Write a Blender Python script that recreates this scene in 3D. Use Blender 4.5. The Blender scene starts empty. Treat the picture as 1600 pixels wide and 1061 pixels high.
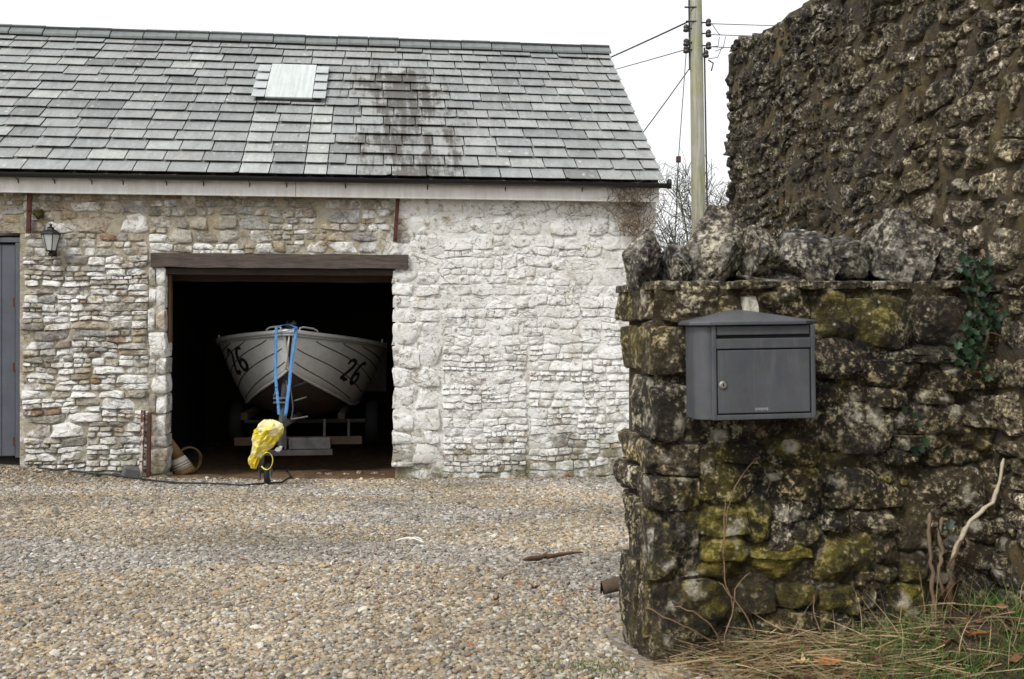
import bpy, bmesh, math, random
import numpy as np
from mathutils import Vector, Matrix, noise as mnoise

R = math.radians
random.seed(7)
S = bpy.context.scene
COL = S.collection

# ------------------------------------------------------------------ camera, sky, sun, exposure
F, CX, HY = 1555.6, 800.0, 500.0          # the photograph's focal length, centre and horizon (px at 1600 wide)
cam_d = bpy.data.cameras.new('camera')
cam = bpy.data.objects.new('camera', cam_d); COL.objects.link(cam)
cam.location = (0, 0, 0); cam.rotation_euler = (R(90), 0, 0)
cam_d.lens = 35; cam_d.sensor_width = 36; cam_d.shift_y = -30.5 / 1600
cam_d.clip_start = 0.05; cam_d.clip_end = 1500
cam_d.dof.use_dof = True; cam_d.dof.focus_distance = 10.0; cam_d.dof.aperture_fstop = 11.0
S.camera = cam

W = bpy.data.worlds.new('World'); S.world = W; W.use_nodes = True
wt = W.node_tree; wt.nodes.clear()
SUN_EL, SUN_AZ = R(48), R(216)            # azimuth clockwise from +Y
sky = wt.nodes.new('ShaderNodeTexSky'); sky.sky_type = 'NISHITA'; sky.sun_disc = False
sky.sun_elevation = SUN_EL; sky.sun_rotation = SUN_AZ; sky.air_density = 1.0; sky.dust_density = 5.0
hs = wt.nodes.new('ShaderNodeHueSaturation'); hs.inputs['Saturation'].default_value = 0.12
mx = wt.nodes.new('ShaderNodeMix'); mx.data_type = 'RGBA'; mx.inputs[0].default_value = 0.7
mx.inputs[7].default_value = (10.4, 10.5, 10.6, 1)      # an even layer of cloud over the clear sky
bg = wt.nodes.new('ShaderNodeBackground'); bg.inputs['Strength'].default_value = 0.092
wo = wt.nodes.new('ShaderNodeOutputWorld')
wt.links.new(sky.outputs[0], hs.inputs['Color']); wt.links.new(hs.outputs[0], mx.inputs[6])
wt.links.new(mx.outputs[2], bg.inputs['Color']); wt.links.new(bg.outputs[0], wo.inputs[0])

sd = bpy.data.lights.new('sun', 'SUN'); sd.energy = 1.5; sd.angle = R(14); sd.color = (1, 0.97, 0.92)
sun = bpy.data.objects.new('sun', sd); COL.objects.link(sun)
sv = Vector((math.sin(SUN_AZ) * math.cos(SUN_EL), math.cos(SUN_AZ) * math.cos(SUN_EL), math.sin(SUN_EL)))
sun.rotation_euler = sv.to_track_quat('Z', 'Y').to_euler(); sun.location = sv * 30
S.view_settings.view_transform = 'Standard'; S.view_settings.look = 'None'
S.view_settings.exposure = 0.5; S.view_settings.gamma = 1.0
S.view_settings.use_curve_mapping = False
S.render.engine = 'CYCLES'; C_ = S.cycles; C_.max_bounces = 4; C_.diffuse_bounces = 2; C_.glossy_bounces = 2; C_.transmission_bounces = 3; C_.transparent_max_bounces = 6
C_.caustics_reflective = False; C_.caustics_refractive = False; C_.use_adaptive_sampling = True; C_.adaptive_threshold = .015

# ------------------------------------------------------------------ helpers: shapes
def fbm(p, o=4): return mnoise.fractal(p, 0.9, 2.1, o, noise_basis='PERLIN_ORIGINAL')
def nz(x, y=0., z=0.): return mnoise.noise(Vector((x, y, z)))

class MB:
    """collects faces; build() links them as one mesh object"""
    def __init__(s): s.v = []; s.f = []; s.t = []
    def add(s, vs, fs, tint=None):
        o = len(s.v); s.v += [tuple(a) for a in vs]; s.f += [tuple(i + o for i in f) for f in fs]
        s.t += [tint if tint else (.5, .5, .5, 1)] * len(vs)
        return s
    def box(s, c, d, rot=None, tint=None):
        c = Vector(c); x, y, z = d[0] / 2, d[1] / 2, d[2] / 2
        vs = [Vector((a * x, b * y, e * z)) for a in (-1, 1) for b in (-1, 1) for e in (-1, 1)]
        if rot: vs = [rot @ v for v in vs]
        return s.add([c + v for v in vs], [(0, 1, 3, 2), (4, 6, 7, 5), (0, 4, 5, 1), (2, 3, 7, 6), (0, 2, 6, 4), (1, 5, 7, 3)], tint)
    def box2(s, a, b, tint=None):
        return s.box([(a[i] + b[i]) / 2 for i in range(3)], [abs(b[i] - a[i]) for i in range(3)], None, tint)
    def tube(s, pts, r, n=8, cap=True, tint=None, sq=1.0):
        pts = [Vector(p) for p in pts]; m = len(pts); vs = []; fs = []
        rr = r if isinstance(r, (list, tuple)) else [r] * m
        up = None
        for i, p in enumerate(pts):
            d = (pts[min(i + 1, m - 1)] - pts[max(i - 1, 0)])
            d = d.normalized() if d.length > 1e-9 else Vector((0, 0, 1))
            if up is None: up = Vector((0, 0, 1)) if abs(d.z) < .9 else Vector((1, 0, 0))
            a = d.cross(up)
            a = a.normalized() if a.length > 1e-6 else d.orthogonal().normalized()
            b = a.cross(d); up = b
            for k in range(n):
                w = 2 * math.pi * k / n
                vs.append(p + rr[i] * (math.cos(w) * a + math.sin(w) * b * sq))
        for i in range(m - 1):
            for k in range(n):
                fs.append((i * n + k, i * n + (k + 1) % n, (i + 1) * n + (k + 1) % n, (i + 1) * n + k))
        if cap and n > 2: fs.append(tuple(range(n - 1, -1, -1))); fs.append(tuple((m - 1) * n + k for k in range(n)))
        return s.add(vs, fs, tint)
    def ribbon(s, pts, wv, tint=None):
        vs = []; m = len(pts)
        for i, p in enumerate(pts):
            w = Vector(wv[i] if isinstance(wv, list) else wv); p = Vector(p); vs += [p - w / 2, p + w / 2]
        return s.add(vs, [(2 * i, 2 * i + 1, 2 * i + 3, 2 * i + 2) for i in range(m - 1)], tint)
    def lathe(s, prof, n=16, c=(0, 0, 0), M=None, tint=None):
        c = Vector(c); vs = []; fs = []; m = len(prof)
        for r, z in prof:
            for k in range(n):
                w = 2 * math.pi * k / n; v = Vector((r * math.cos(w), r * math.sin(w), z))
                vs.append(c + (M @ v if M else v))
        for i in range(m - 1):
            for k in range(n): fs.append((i * n + k, i * n + (k + 1) % n, (i + 1) * n + (k + 1) % n, (i + 1) * n + k))
        fs.append(tuple(range(n - 1, -1, -1))); fs.append(tuple((m - 1) * n + k for k in range(n)))
        return s.add(vs, fs, tint)
    def prism(s, poly, f0, f1, tint=None):
        n = len(poly); vs = [f0(p) for p in poly] + [f1(p) for p in poly]
        fs = [tuple(range(n)), tuple(range(2 * n - 1, n - 1, -1))] + [(i, n + i, n + (i + 1) % n, (i + 1) % n) for i in range(n)]
        return s.add(vs, fs, tint)
    def grid(s, fn, nu, nv, skip=None, tint=None):
        vs = [fn(i, j) for j in range(nv + 1) for i in range(nu + 1)]
        fs = [(j * (nu + 1) + i, j * (nu + 1) + i + 1, (j + 1) * (nu + 1) + i + 1, (j + 1) * (nu + 1) + i)
              for j in range(nv) for i in range(nu) if not (skip and skip(i, j))]
        return s.add(vs, fs, tint)
    def build(s, name, mat, parent=None, smooth=False, origin=None, bevel=0, fix=False, solid=0, sharp=0):
        me = bpy.data.meshes.new(name)
        vs = s.v
        if origin is not None: vs = [(v[0] - origin[0], v[1] - origin[1], v[2] - origin[2]) for v in vs]
        me.from_pydata(vs, [], s.f)
        a = me.color_attributes.new('tint', 'FLOAT_COLOR', 'POINT')
        a.data.foreach_set('color', np.array(s.t, dtype=np.float32).ravel())
        if fix:
            bm = bmesh.new(); bm.from_mesh(me); bmesh.ops.recalc_face_normals(bm, faces=bm.faces); bm.to_mesh(me); bm.free()
        if smooth: me.polygons.foreach_set('use_smooth', [True] * len(me.polygons))
        me.materials.append(mat); me.update()
        if sharp: me.set_sharp_from_angle(angle=R(sharp))
        o = bpy.data.objects.new(name, me); COL.objects.link(o)
        if origin is not None: o.location = origin
        if parent: o.parent = parent
        if bevel:
            b = o.modifiers.new('bevel', 'BEVEL'); b.width = bevel; b.segments = 2; b.limit_method = 'ANGLE'
        if solid:
            b = o.modifiers.new('thick', 'SOLIDIFY'); b.thickness = solid; b.offset = 0
        return o

def tag(o, label=None, cat=None, group=None, kind=None):
    if label: o['label'] = label
    if cat: o['category'] = cat
    if group: o['group'] = group
    if kind: o['kind'] = kind
    return o
def thing(name, loc, rz, label, cat, group=None, rot=None):
    o = bpy.data.objects.new(name, None); COL.objects.link(o)
    o.location = loc; o.rotation_euler = rot if rot else (0, 0, rz); o.empty_display_size = .2
    return tag(o, label, cat, group)

def ray(px, py): return Vector(((px - CX) / F, 1, (HY - py) / F))
def at(px, py, Y): return ray(px, py) * Y
class Frame:
    def __init__(s, o, rz):
        s.o = Vector(o); s.rz = rz; s.M = Matrix.Rotation(rz, 3, 'Z'); s.I = s.M.transposed()
    def hit(s, px, py, c=0.):
        d = s.I @ ray(px, py); o = s.I @ (-s.o); t = (c - o.y) / d.y
        return o + t * d
    def w(s, p): return s.o + s.M @ Vector(p)
    def l(s, p): return s.I @ (Vector(p) - s.o)
    def px(s, p):
        q = s.w(p); return CX + F * q.x / q.y, HY - F * q.z / q.y

def sstep(a, b, x):
    t = max(0., min(1., (x - a) / (b - a))); return t * t * (3 - 2 * t)
def ground(x, y):
    yy = max(0., min(y, 13.) - 2.8)
    z = -1.0 - .094 * yy - .004 * max(-8, min(8, x - .4))
    z += .19 * math.exp(-(((x + 6.0) / 1.5) ** 2) - ((y - 10.8) / .8) ** 2)
    z += (.05 * sstep(.38, .85, x) + .11 * sstep(.9, 1.5, x)) * sstep(2.35, 2.85, y) * (1 - sstep(3.0, 3.4, y)) 
    z += .014 * nz(x * .9, y * .9, 3.) + .006 * nz(x * 3., y * 3., 9.)
    return z
def ground_at(px, py):
    d = ray(px, py); a, b = .8, 40.
    for _ in range(50):
        m = (a + b) / 2; p = d * m
        if p.z > ground(p.x, p.y): a = m
        else: b = m
    return d * a

# ------------------------------------------------------------------ helpers: materials
class G:
    def __init__(s, name):
        s.m = bpy.data.materials.new(name); s.m.use_nodes = True; s.nt = s.m.node_tree; s.nt.nodes.clear()
        s.o = s.nt.nodes.new('ShaderNodeOutputMaterial'); s.b = s.nt.nodes.new('ShaderNodeBsdfPrincipled')
        s.nt.links.new(s.b.outputs[0], s.o.inputs[0]); s._pos = None
    def n(s, t, inp=None, **props):
        nd = s.nt.nodes.new(t)
        for k, v in props.items(): setattr(nd, k, v)
        for k, v in (inp or {}).items(): s.set(nd.inputs[k], v)
        return nd
    def set(s, sock, v):
        if isinstance(v, bpy.types.NodeSocket): s.nt.links.new(v, sock)
        elif isinstance(v, (tuple, list)):
            sock.default_value = tuple(v) + (1,) if (len(v) == 3 and sock.type == 'RGBA') else tuple(v)
        else: sock.default_value = v
    def pos(s):
        if s._pos is None: s._pos = s.n('ShaderNodeNewGeometry').outputs['Position']
        return s._pos
    def obj(s, o=None):
        t = s.n('ShaderNodeTexCoord')
        if o: t.object = o
        return t.outputs['Object']
    def mapv(s, v, scale=(1, 1, 1), loc=(0, 0, 0), rot=(0, 0, 0)):
        return s.n('ShaderNodeMapping', {'Vector': v, 'Scale': scale, 'Location': loc, 'Rotation': rot}).outputs[0]
    def noise(s, scale, detail=5, rough=.6, vec=None, dist=0., col=False):
        nd = s.n('ShaderNodeTexNoise', {'Vector': vec if vec is not None else s.pos(), 'Scale': scale, 'Detail': detail, 'Roughness': rough, 'Distortion': dist})
        return nd.outputs['Color' if col else 'Fac']
    def vor(s, scale, vec=None, feature='F1', out='Distance', rnd=1.):
        return s.n('ShaderNodeTexVoronoi', {'Vector': vec if vec is not None else s.pos(), 'Scale': scale, 'Randomness': rnd}, feature=feature).outputs[out]
    def ramp(s, f, stops, mode='LINEAR'):
        nd = s.n('ShaderNodeValToRGB', {'Fac': f}); e = nd.color_ramp; e.interpolation = mode
        while len(e.elements) < len(stops): e.elements.new(.5)
        for i, (p, c) in enumerate(stops):
            e.elements[i].position = p
            e.elements[i].color = (c, c, c, 1) if isinstance(c, (int, float)) else tuple(c) + (1,)
        return nd.outputs[0]
    def mix(s, f, a, b, mode='MIX'):
        nd = s.n('ShaderNodeMix', data_type='RGBA', blend_type=mode)
        s.set(nd.inputs[0], f); s.set(nd.inputs[6], a); s.set(nd.inputs[7], b); return nd.outputs[2]
    def ma(s, op, a, b=0., c=None, clamp=False):
        nd = s.n('ShaderNodeMath', {0: a, 1: b}, operation=op, use_clamp=clamp)
        if c is not None: s.set(nd.inputs[2], c)
        return nd.outputs[0]
    def mr(s, v, a, b, c=0., d=1.):
        return s.n('ShaderNodeMapRange', {0: v, 1: a, 2: b, 3: c, 4: d}).outputs[0]
    def sep(s, v):
        return s.n('ShaderNodeSeparateXYZ', {0: v}).outputs
    def attr(s, name='tint', typ='GEOMETRY'):
        return s.n('ShaderNodeAttribute', attribute_name=name, attribute_type=typ).outputs['Color']
    def rgb(s, c): return s.n('ShaderNodeSeparateColor', {0: c}).outputs
    def bump(s, h, strength=.5, dist=.01, nrm=None):
        i = {'Height': h, 'Strength': strength, 'Distance': dist}
        if nrm is not None: i['Normal'] = nrm
        return s.n('ShaderNodeBump', i).outputs[0]
    def done(s, col, rough=.8, nrm=None, metal=0., **kw):
        s.set(s.b.inputs['Base Color'], col); s.set(s.b.inputs['Roughness'], rough); s.set(s.b.inputs['Metallic'], metal)
        if nrm is not None: s.set(s.b.inputs['Normal'], nrm)
        for k, v in kw.items(): s.set(s.b.inputs[k], v)
        return s.m

def simple(name, col, rough=.7, metal=0., var=.25, scale=12., bump=.15, bd=.003, **kw):
    g = G(name); v = g.obj()
    n1 = g.noise(scale, 6, .65, v); n2 = g.noise(scale * .2, 4, .6, v)
    f = g.ma('ADD', g.ma('MULTIPLY', n1, .6), g.ma('MULTIPLY', n2, .4))
    dark = tuple(c * (1 - var) for c in col); lite = tuple(min(1, c * (1 + var)) for c in col)
    c = g.ramp(f, [(.3, dark), (.7, lite)])
    return g.done(c, rough, g.bump(g.noise(scale * 6, 4, .6, v), bump, bd), metal, **kw)

# frames of the place
TH = R(7)
BF = Frame((1.667, 11.53, -1.8), TH)                 # barn: x along the front, y into it, z up
LF = Frame((.4007, 2.9, -1.05), R(9))                # low wall
_d = Vector((1.133, 5.185, 0))
TF = Frame((1.133, 5.185, -1.2), R(-80.5))           # tall wall: x runs from its far corner towards us

barn = thing('barn', BF.o, TH, 'long whitewashed rubble stone barn with slate roof and open cart doorway', 'barn')
lowwall = thing('boundary_wall', LF.o, LF.rz, 'low dark mossy rubble wall with upright coping stones, carrying the mailbox', 'wall')
tallwall = thing('tall_stone_wall', TF.o, TF.rz, 'tall rough brown stone wall rising behind the low mossy wall', 'wall')

# ------------------------------------------------------------------ materials of the walls
def mat_barn(name, mortar=False):
    g = G(name); L = g.obj(barn) ; x, y, z = g.sep(L)[0:3]
    P = L
    t = g.rgb(g.attr()); big = g.noise(1.1, 4, .6, P); mid = g.noise(6, 6, .65, P); fine = g.noise(34, 6, .7, P)
    if mortar:
        base = g.ramp(g.ma('ADD', g.ma('MULTIPLY', mid, .6), g.ma('MULTIPLY', fine, .4)),
                      [(.3, (.22, .19, .13)), (.5, (.36, .32, .24)), (.7, (.46, .43, .36))])
    else:
        base = g.ramp(t[0], [(0, (.25, .235, .2)), (.2, (.36, .33, .27)), (.4, (.42, .40, .35)), (.55, (.34, .27, .18)), (.7, (.45, .43, .39)), (.84, (.29, .29, .285)), (.96, (.28, .21, .14)), (1, (.22, .12, .08))])
        base = g.mix(1., base, g.ramp(g.ma('ADD', g.ma('MULTIPLY', mid, .5), g.ma('MULTIPLY', fine, .5)), [(.34, .25), (.48, .85), (.62, 1.4)]), 'MULTIPLY')
    # iron and ochre staining
    och = g.ramp(g.noise(2.3, 5, .6, g.mapv(P, loc=(3.1, 0, 7.7))), [(.56, 0.), (.68, 1.)])
    base = g.mix(g.ma('MULTIPLY', och, .45), base, (.33, .23, .09))
    # limewash: thick right of the doorway, worn thin to the left
    right = g.mr(x, -3.35, -2.6)
    up = g.mr(z, .15, 1.5)
    hi = g.mr(z, 2.55, 2.75)
    lim = g.ma('ADD', g.ma('MULTIPLY', g.ma('MULTIPLY', right, .34), g.ma('ADD', g.ma('MULTIPLY', up, .80), .14)), g.ma('MULTIPLY', g.ma('SUBTRACT', 1., hi), .10))
    lim = g.ma('ADD', lim, g.ma('MULTIPLY', g.ma('SUBTRACT', t[1], .5), .26))
    m = g.ma('ADD', g.ma('MULTIPLY', g.noise(4.2, 6, .72, P), .75), g.ma('MULTIPLY', big, .25))
    msk = g.mr(g.ma('ADD', m, lim), .60 if mortar else .555, .72 if mortar else .66)
    # chipped flakes in the limewash
    chip = g.ramp(g.noise(15, 5, .7, P, .6), [(.39, 1.), (.44, 0.)])
    msk = g.ma('MULTIPLY', msk, g.ma('SUBTRACT', 1., g.ma('MULTIPLY', chip, .85)))
    # fine cracks where the limewash has parted along the joints
    wv = g.n('ShaderNodeVectorMath', {0: g.mapv(P, (1, 0, 1.5)), 1: g.n('ShaderNodeVectorMath', {0: g.noise(5, 4, .6, P, col=True), 1: (.22, .0, .22)}, operation='MULTIPLY').outputs[0]}, operation='ADD').outputs[0]
    ck = g.ma('MULTIPLY', g.mr(g.vor(4.3, wv, 'DISTANCE_TO_EDGE'), .030, .008), g.mr(g.noise(3.3, 4, .6, g.mapv(P, loc=(2, 2, 6))), .44, .60))
    ck2 = g.ma('MULTIPLY', g.mr(g.vor(9.5, wv, 'DISTANCE_TO_EDGE'), .05, .012), g.mr(g.noise(2.7, 4, .6, g.mapv(P, loc=(6, 1, 1))), .50, .64))
    ck = g.ma('MAXIMUM', ck, ck2)
    msk = g.ma('MULTIPLY', msk, g.ma('SUBTRACT', 1., g.ma('MULTIPLY', ck, .45 if not mortar else .8)))
    base = g.mix(g.ma('MULTIPLY', ck, .5), base, (.10, .08, .055))
    lw = g.ramp(g.noise(3., 6, .65, g.mapv(P, loc=(9, 2, 4))), [(.3, (.60, .585, .54)), (.45, (.77, .765, .74)), (.7, (.88, .885, .875))])
    col = g.mix(g.ma('MULTIPLY', msk, .93), base, lw)
    rs_ = g.ma('MULTIPLY', g.mr(g.noise(1.9, 6, .7, g.mapv(P, (1.6, 1, .8), (8, 0, 3))), .53, .68), .38); col = g.mix(rs_, col, g.mix(fine, (.30, .22, .13), (.52, .44, .32)))
    # moss and wet at the foot, lichen spots
    foot = g.ma('MULTIPLY', g.mr(g.ma('ADD', z, g.ma('MULTIPLY', g.ma('SUBTRACT', big, .5), 1.3)), .5, .0), g.ramp(mid, [(.38, 0.), (.6, 1.)]))
    col = g.mix(g.ma('MULTIPLY', foot, .75), col, g.mix(fine, (.09, .10, .03), (.20, .17, .08)))
    ye = g.ramp(g.noise(9, 3, .5, g.mapv(P, loc=(1, 5, 2))), [(.66, 0.), (.72, 1.)])
    col = g.mix(g.ma('MULTIPLY', ye, .5), col, (.38, .31, .06))
    nb = g.ma('ADD', g.ma('MULTIPLY', g.ma('SUBTRACT', mid, g.ma('MULTIPLY', ck, .35)), .8), g.ma('ADD', g.ma('MULTIPLY', fine, .5), g.ma('MULTIPLY', g.noise(110, 4, .7, P), .2)))
    return g.done(col, .93, g.bump(nb, .85, .03))
M_BST = mat_barn('barn_stone'); M_BMO = mat_barn('barn_mortar', True)

def mat_field(name, lichen=.5, moss=.5, ochre=0., bright=1., sc=1., grey=0., crust=.5, punch=1.):
    """dark weathered limestone with lichen and moss; tint r = hue, g = lightness, b = mossiness"""
    g = G(name); P = g.pos(); t = g.rgb(g.attr())
    a = g.noise(5 * sc, 6, .65); b = g.noise(17 * sc, 7, .72); c = g.noise(58 * sc, 5, .72)
    f = g.ma('ADD', g.ma('MULTIPLY', a, .24), g.ma('ADD', g.ma('MULTIPLY', b, .42), g.ma('MULTIPLY', c, .34)))
    k = bright
    dk = g.mix(t[0], (.014 * k, .011 * k, .008 * k), (.022 * k, .017 * k, .009 * k))
    md = g.mix(t[0], (.088 * k, .072 * k, .054 * k), (.125 * k, .095 * k, .046 * k))
    lt = g.mix(t[0], (.30 * k, .275 * k, .225 * k), (.34 * k, .285 * k, .17 * k))
    col = g.mix(g.mr(f, .435, .50), dk, md); col = g.mix(g.mr(f, .53, .575), col, lt)
    if grey: col = g.mix(grey, col, g.mix(1., g.n('ShaderNodeRGBToBW', {0: col}).outputs[0], (1.02, .98, 1.0), 'MULTIPLY'))
    alg = g.mr(g.noise(2.4, 6, .7, g.mapv(P, loc=(11, 3, 5))), .50, .60); col = g.mix(g.ma('MULTIPLY', alg, .8), col, g.mix(b, (.008, .007, .006), (.035, .03, .026)))
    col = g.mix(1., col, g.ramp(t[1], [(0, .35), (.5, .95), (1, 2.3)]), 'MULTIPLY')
    # cream crust, broken up at the scale of a thumb
    cr = g.ma('MULTIPLY', g.mr(g.ma('ADD', g.ma('MULTIPLY', b, .5), g.ma('MULTIPLY', c, .5)), .51, .56), g.mr(g.noise(4.4, 4, .6, g.mapv(P, loc=(5, 5, 5))), .38, .58))
    col = g.mix(g.ma('MULTIPLY', cr, crust), col, g.mix(t[0], (.36, .34, .27), (.37, .32, .19)))
    col = g.mix(1., col, g.ramp(c, [(.36, .22), (.48, .9), (.62, 1.75)]), 'MULTIPLY')
    if ochre:
        oc = g.mr(g.noise(1.6, 5, .65, g.mapv(P, loc=(2, 8, 1))), .42, .62)
        col = g.mix(g.ma('MULTIPLY', oc, ochre), col, g.mix(f, (.06, .043, .012), (.36, .27, .10)))
    mo = g.ma('ADD', g.noise(3.1, 6, .7, g.mapv(P, loc=(4, 4, 9))), g.ma('MULTIPLY', g.ma('SUBTRACT', t[2], .5), .45))
    mo = g.ma('MULTIPLY', g.mr(mo, .5, .68), moss)
    col = g.mix(mo, col, g.mix(g.mr(b, .35, .65), (.018, .017, .003), (.25, .215, .022)))
    # pale crust lichen: rounded blotches broken by fine noise
    v1 = g.vor(13 * sc, g.mapv(g.noise(9, 3, .6, col=True), (.05, .05, .05)) if False else g.n('ShaderNodeVectorMath', {0: P, 1: g.n('ShaderNodeVectorMath', {0: g.noise(22, 3, .6, col=True), 1: (.05, .05, .05)}, operation='MULTIPLY').outputs[0]}, operation='ADD').outputs[0])
    li = g.ma('MULTIPLY', g.mr(v1, .42, .22), g.mr(g.noise(3.7, 4, .6, g.mapv(P, loc=(7, 1, 3))), .6 - .22 * lichen, .72 - .22 * lichen))
    li = g.ma('MULTIPLY', li, g.mr(b, .40, .52))
    sp_ = g.ma('MULTIPLY', g.mr(g.ma('ADD', g.vor(34 * sc), g.ma('MULTIPLY', c, .5)), .48, .34), g.mr(g.noise(6.1, 4, .6, g.mapv(P, loc=(3, 9, 3))), .62 - .18 * lichen, .70 - .18 * lichen)); li = g.ma('MAXIMUM', li, sp_)
    col = g.mix(g.ma('MULTIPLY', li, .85), col, g.mix(c, (.22, .205, .165), (.48, .46, .41)))
    if punch > 1: k2 = .11 ** (1 - punch); col = g.mix(1., g.n('ShaderNodeGamma', {0: col, 1: punch}).outputs[0], (k2, k2, k2), 'MULTIPLY')
    h = g.ma('ADD', g.ma('MULTIPLY', a, .6), g.ma('ADD', g.ma('MULTIPLY', b, .7), g.ma('MULTIPLY', c, .4)))
    return g.done(col, .93, g.bump(h, 1., .03))
M_LOW = mat_field('mossy_limestone', .6, .60, .15, .42, 1., .22, .55, 1.35)
M_COP = mat_field('lichened_coping', 1.5, .2, 0., .85, 1., .35, .8)
M_TALL = mat_field('tall_wall_stone', .3, .10, .14, .78, 1.3, .5, .42, 1.25)
g = G('wall_soil'); f = g.noise(20, 6, .7)
M_SOIL = g.done(g.ramp(f, [(.3, (.018, .013, .008)), (.7, (.07, .052, .03))]), .95, g.bump(f, .8, .02))
g = G('ochre_mortar'); f = g.noise(24, 7, .72); b_ = g.noise(5.4, 5, .65)
M_OCH = g.done(g.mix(g.mr(b_, .4, .62), g.ramp(f, [(.3, (.015, .012, .009)), (.7, (.085, .067, .046))]), g.ramp(f, [(.3, (.04, .028, .009)), (.7, (.19, .14, .055))])), .95, g.bump(f, 1., .03))

# ------------------------------------------------------------------ stones
def resample(poly, n):
    P = np.array(poly, float); Q = np.vstack([P, P[:1]]); d = np.hypot(*(Q[1:] - Q[:-1]).T); c = np.concatenate([[0], np.cumsum(d)])
    s = np.linspace(0, c[-1], n, endpoint=False)
    return np.stack([np.interp(s, c, Q[:, 0]), np.interp(s, c, Q[:, 1])], 1)

def stone(poly, proud=.02, depth=.1, bulge=.015, rough=.008, nb=20, jit=.08, seed=0, tilt=0., rnd=1, rings=(1, .93, .76, .5, .22), nf=9., facet=1., hang=0., edge=16):
    """a rough stone whose outline is poly (wall x, z); face outwards along -y"""
    P = resample(poly, nb)
    for _ in range(rnd): P = (np.roll(P, 1, 0) + 2 * P + np.roll(P, -1, 0)) / 4
    c = P.mean(0); D = P - c; size = min(np.ptp(P[:, 0]), np.ptp(P[:, 1]))
    for i in range(nb):
        D[i] *= 1 + jit * 1.6 * nz(P[i, 0] * 9 + seed, P[i, 1] * 9, seed * .37)
    rs = random.Random(seed * 13 + 5); tx, tz = rs.uniform(-1, 1) * tilt, rs.uniform(-1, 1) * tilt
    vs = [(c[0] + a * .96, depth, c[1] + b * .96) for a, b in D]
    ex = np.abs(D).max(0); pl = []
    for k in range(5):
        an = rs.uniform(0, 6.283); s_ = rs.uniform(.15, .7) * facet; n0, n1 = math.cos(an), math.sin(an)
        pl.append((n0 * s_, n1 * s_, s_ * (abs(n0) * ex[0] + abs(n1) * ex[1]) * rs.uniform(.15, .75)))
    for r in rings:
        h0 = proud * (.3 + .7 * (1 - r ** edge)) + bulge * (1 - r * r)
        for a, b in D:
            h = h0 - hang * b * r / ex[1]
            for (n0, n1, k0) in pl:
                q = n0 * a * r + n1 * b * r - k0
                if q > 0: h -= min(q, proud + bulge + .012)
            x, z = c[0] + a * r, c[1] + b * r
            q = Vector((x * nf, seed * 1.7, z * nf)); e = fbm(q, 4) * rough * (1.2 - .5 * r)
            e += rough * .9 * abs(nz(x * 4.3 + 5, seed, z * 4.3))
            vs.append((x + .4 * rough * nz(x * 22, seed, z * 22) , -(h + e) + tx * a * r + tz * b * r, z + .4 * rough * nz(x * 22, seed + 9, z * 22)))
    h = proud + bulge; x, z = c
    vs.append((x, -(h + fbm(Vector((x * nf, seed * 1.7, z * nf)), 4) * rough * 1.2), z))
    fs = []; m = len(rings) + 1
    for k in range(m - 1):
        for i in range(nb): fs.append((k * nb + i, k * nb + (i + 1) % nb, (k + 1) * nb + (i + 1) % nb, (k + 1) * nb + i))
    e = (m - 1) * nb
    for i in range(nb): fs.append((e + i, e + (i + 1) % nb, m * nb))
    return vs, fs, c, size

def cut(x0, z0, x1, z1, hm, asp, rs, out, irregular=.5):
    w, h = x1 - x0, z1 - z0
    hh = hm * rs.uniform(.75, 1.7)
    if h > hh * 1.25:
        k = rs.uniform(.36, .64); a = rs.uniform(-.06, .06) * irregular
        zm = z0 + h * k; cut(x0, z0, x1, zm, hm, asp, rs, out, irregular); cut(x0, zm, x1, z1, hm, asp, rs, out, irregular)
    elif w > h * rs.uniform(asp * .8, asp * 1.7):
        k = rs.uniform(.33, .67); xm = x0 + w * k
        cut(x0, z0, xm, z1, hm, asp, rs, out, irregular); cut(xm, z0, x1, z1, hm, asp, rs, out, irregular)
    else: out.append((x0, z0, x1, z1))
def rubble(x0, z0, x1, z1, hm, asp, seed, mac=(.45, .9), ch=(.2, .36)):
    """irregular rubble: beds, cut to lengths, each cut again into stones"""
    rs = random.Random(seed); out = []; z = z0
    while z < z1 - 1e-6:
        h = rs.uniform(*ch); h = z1 - z if z1 - z < h + ch[0] * .6 else h
        x = x0
        while x < x1 - 1e-6:
            w = rs.uniform(*mac); w = x1 - x if x1 - x < w + mac[0] * .6 else w
            cut(x, z, x + w, z + h, hm, asp, rs, out); x += w
        z += h
    return out
def warp(x, z, amp, sd): 
    return x + amp * nz(x * 2.1 + sd, z * 2.6), z + amp * 1.2 * nz(x * 1.7, z * 2.9 + sd, 5.) + amp * .5 * nz(x * 6, z * 7, sd)
def cell_poly(c, gap, amp, sd, rs, skew=.12):
    x0, z0, x1, z1 = c; g2 = gap * rs.uniform(.3, .9)
    x0 += g2; x1 -= g2; z0 += g2 * .8; z1 -= g2 * .8
    h = z1 - z0; w = x1 - x0; k = [rs.uniform(-skew, skew) for _ in range(8)]
    k0, k1 = h * skew, h * skew
    pts = [(x0 + k[0] * h, z0 + abs(k[1]) * h * .7), ((x0 + x1) / 2, z0), (x1 + k[2] * h, z0 + abs(k[3]) * h * .7), (x1, (z0 + z1) / 2),
           (x1 + k[4] * h, z1 - abs(k[5]) * h * .7), ((x0 + x1) / 2 + k[6] * w, z1), (x0 + k[6] * h, z1 - abs(k[7]) * h * .7), (x0, (z0 + z1) / 2)]
    return [warp(a, b, amp, sd) for a, b in pts]

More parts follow.
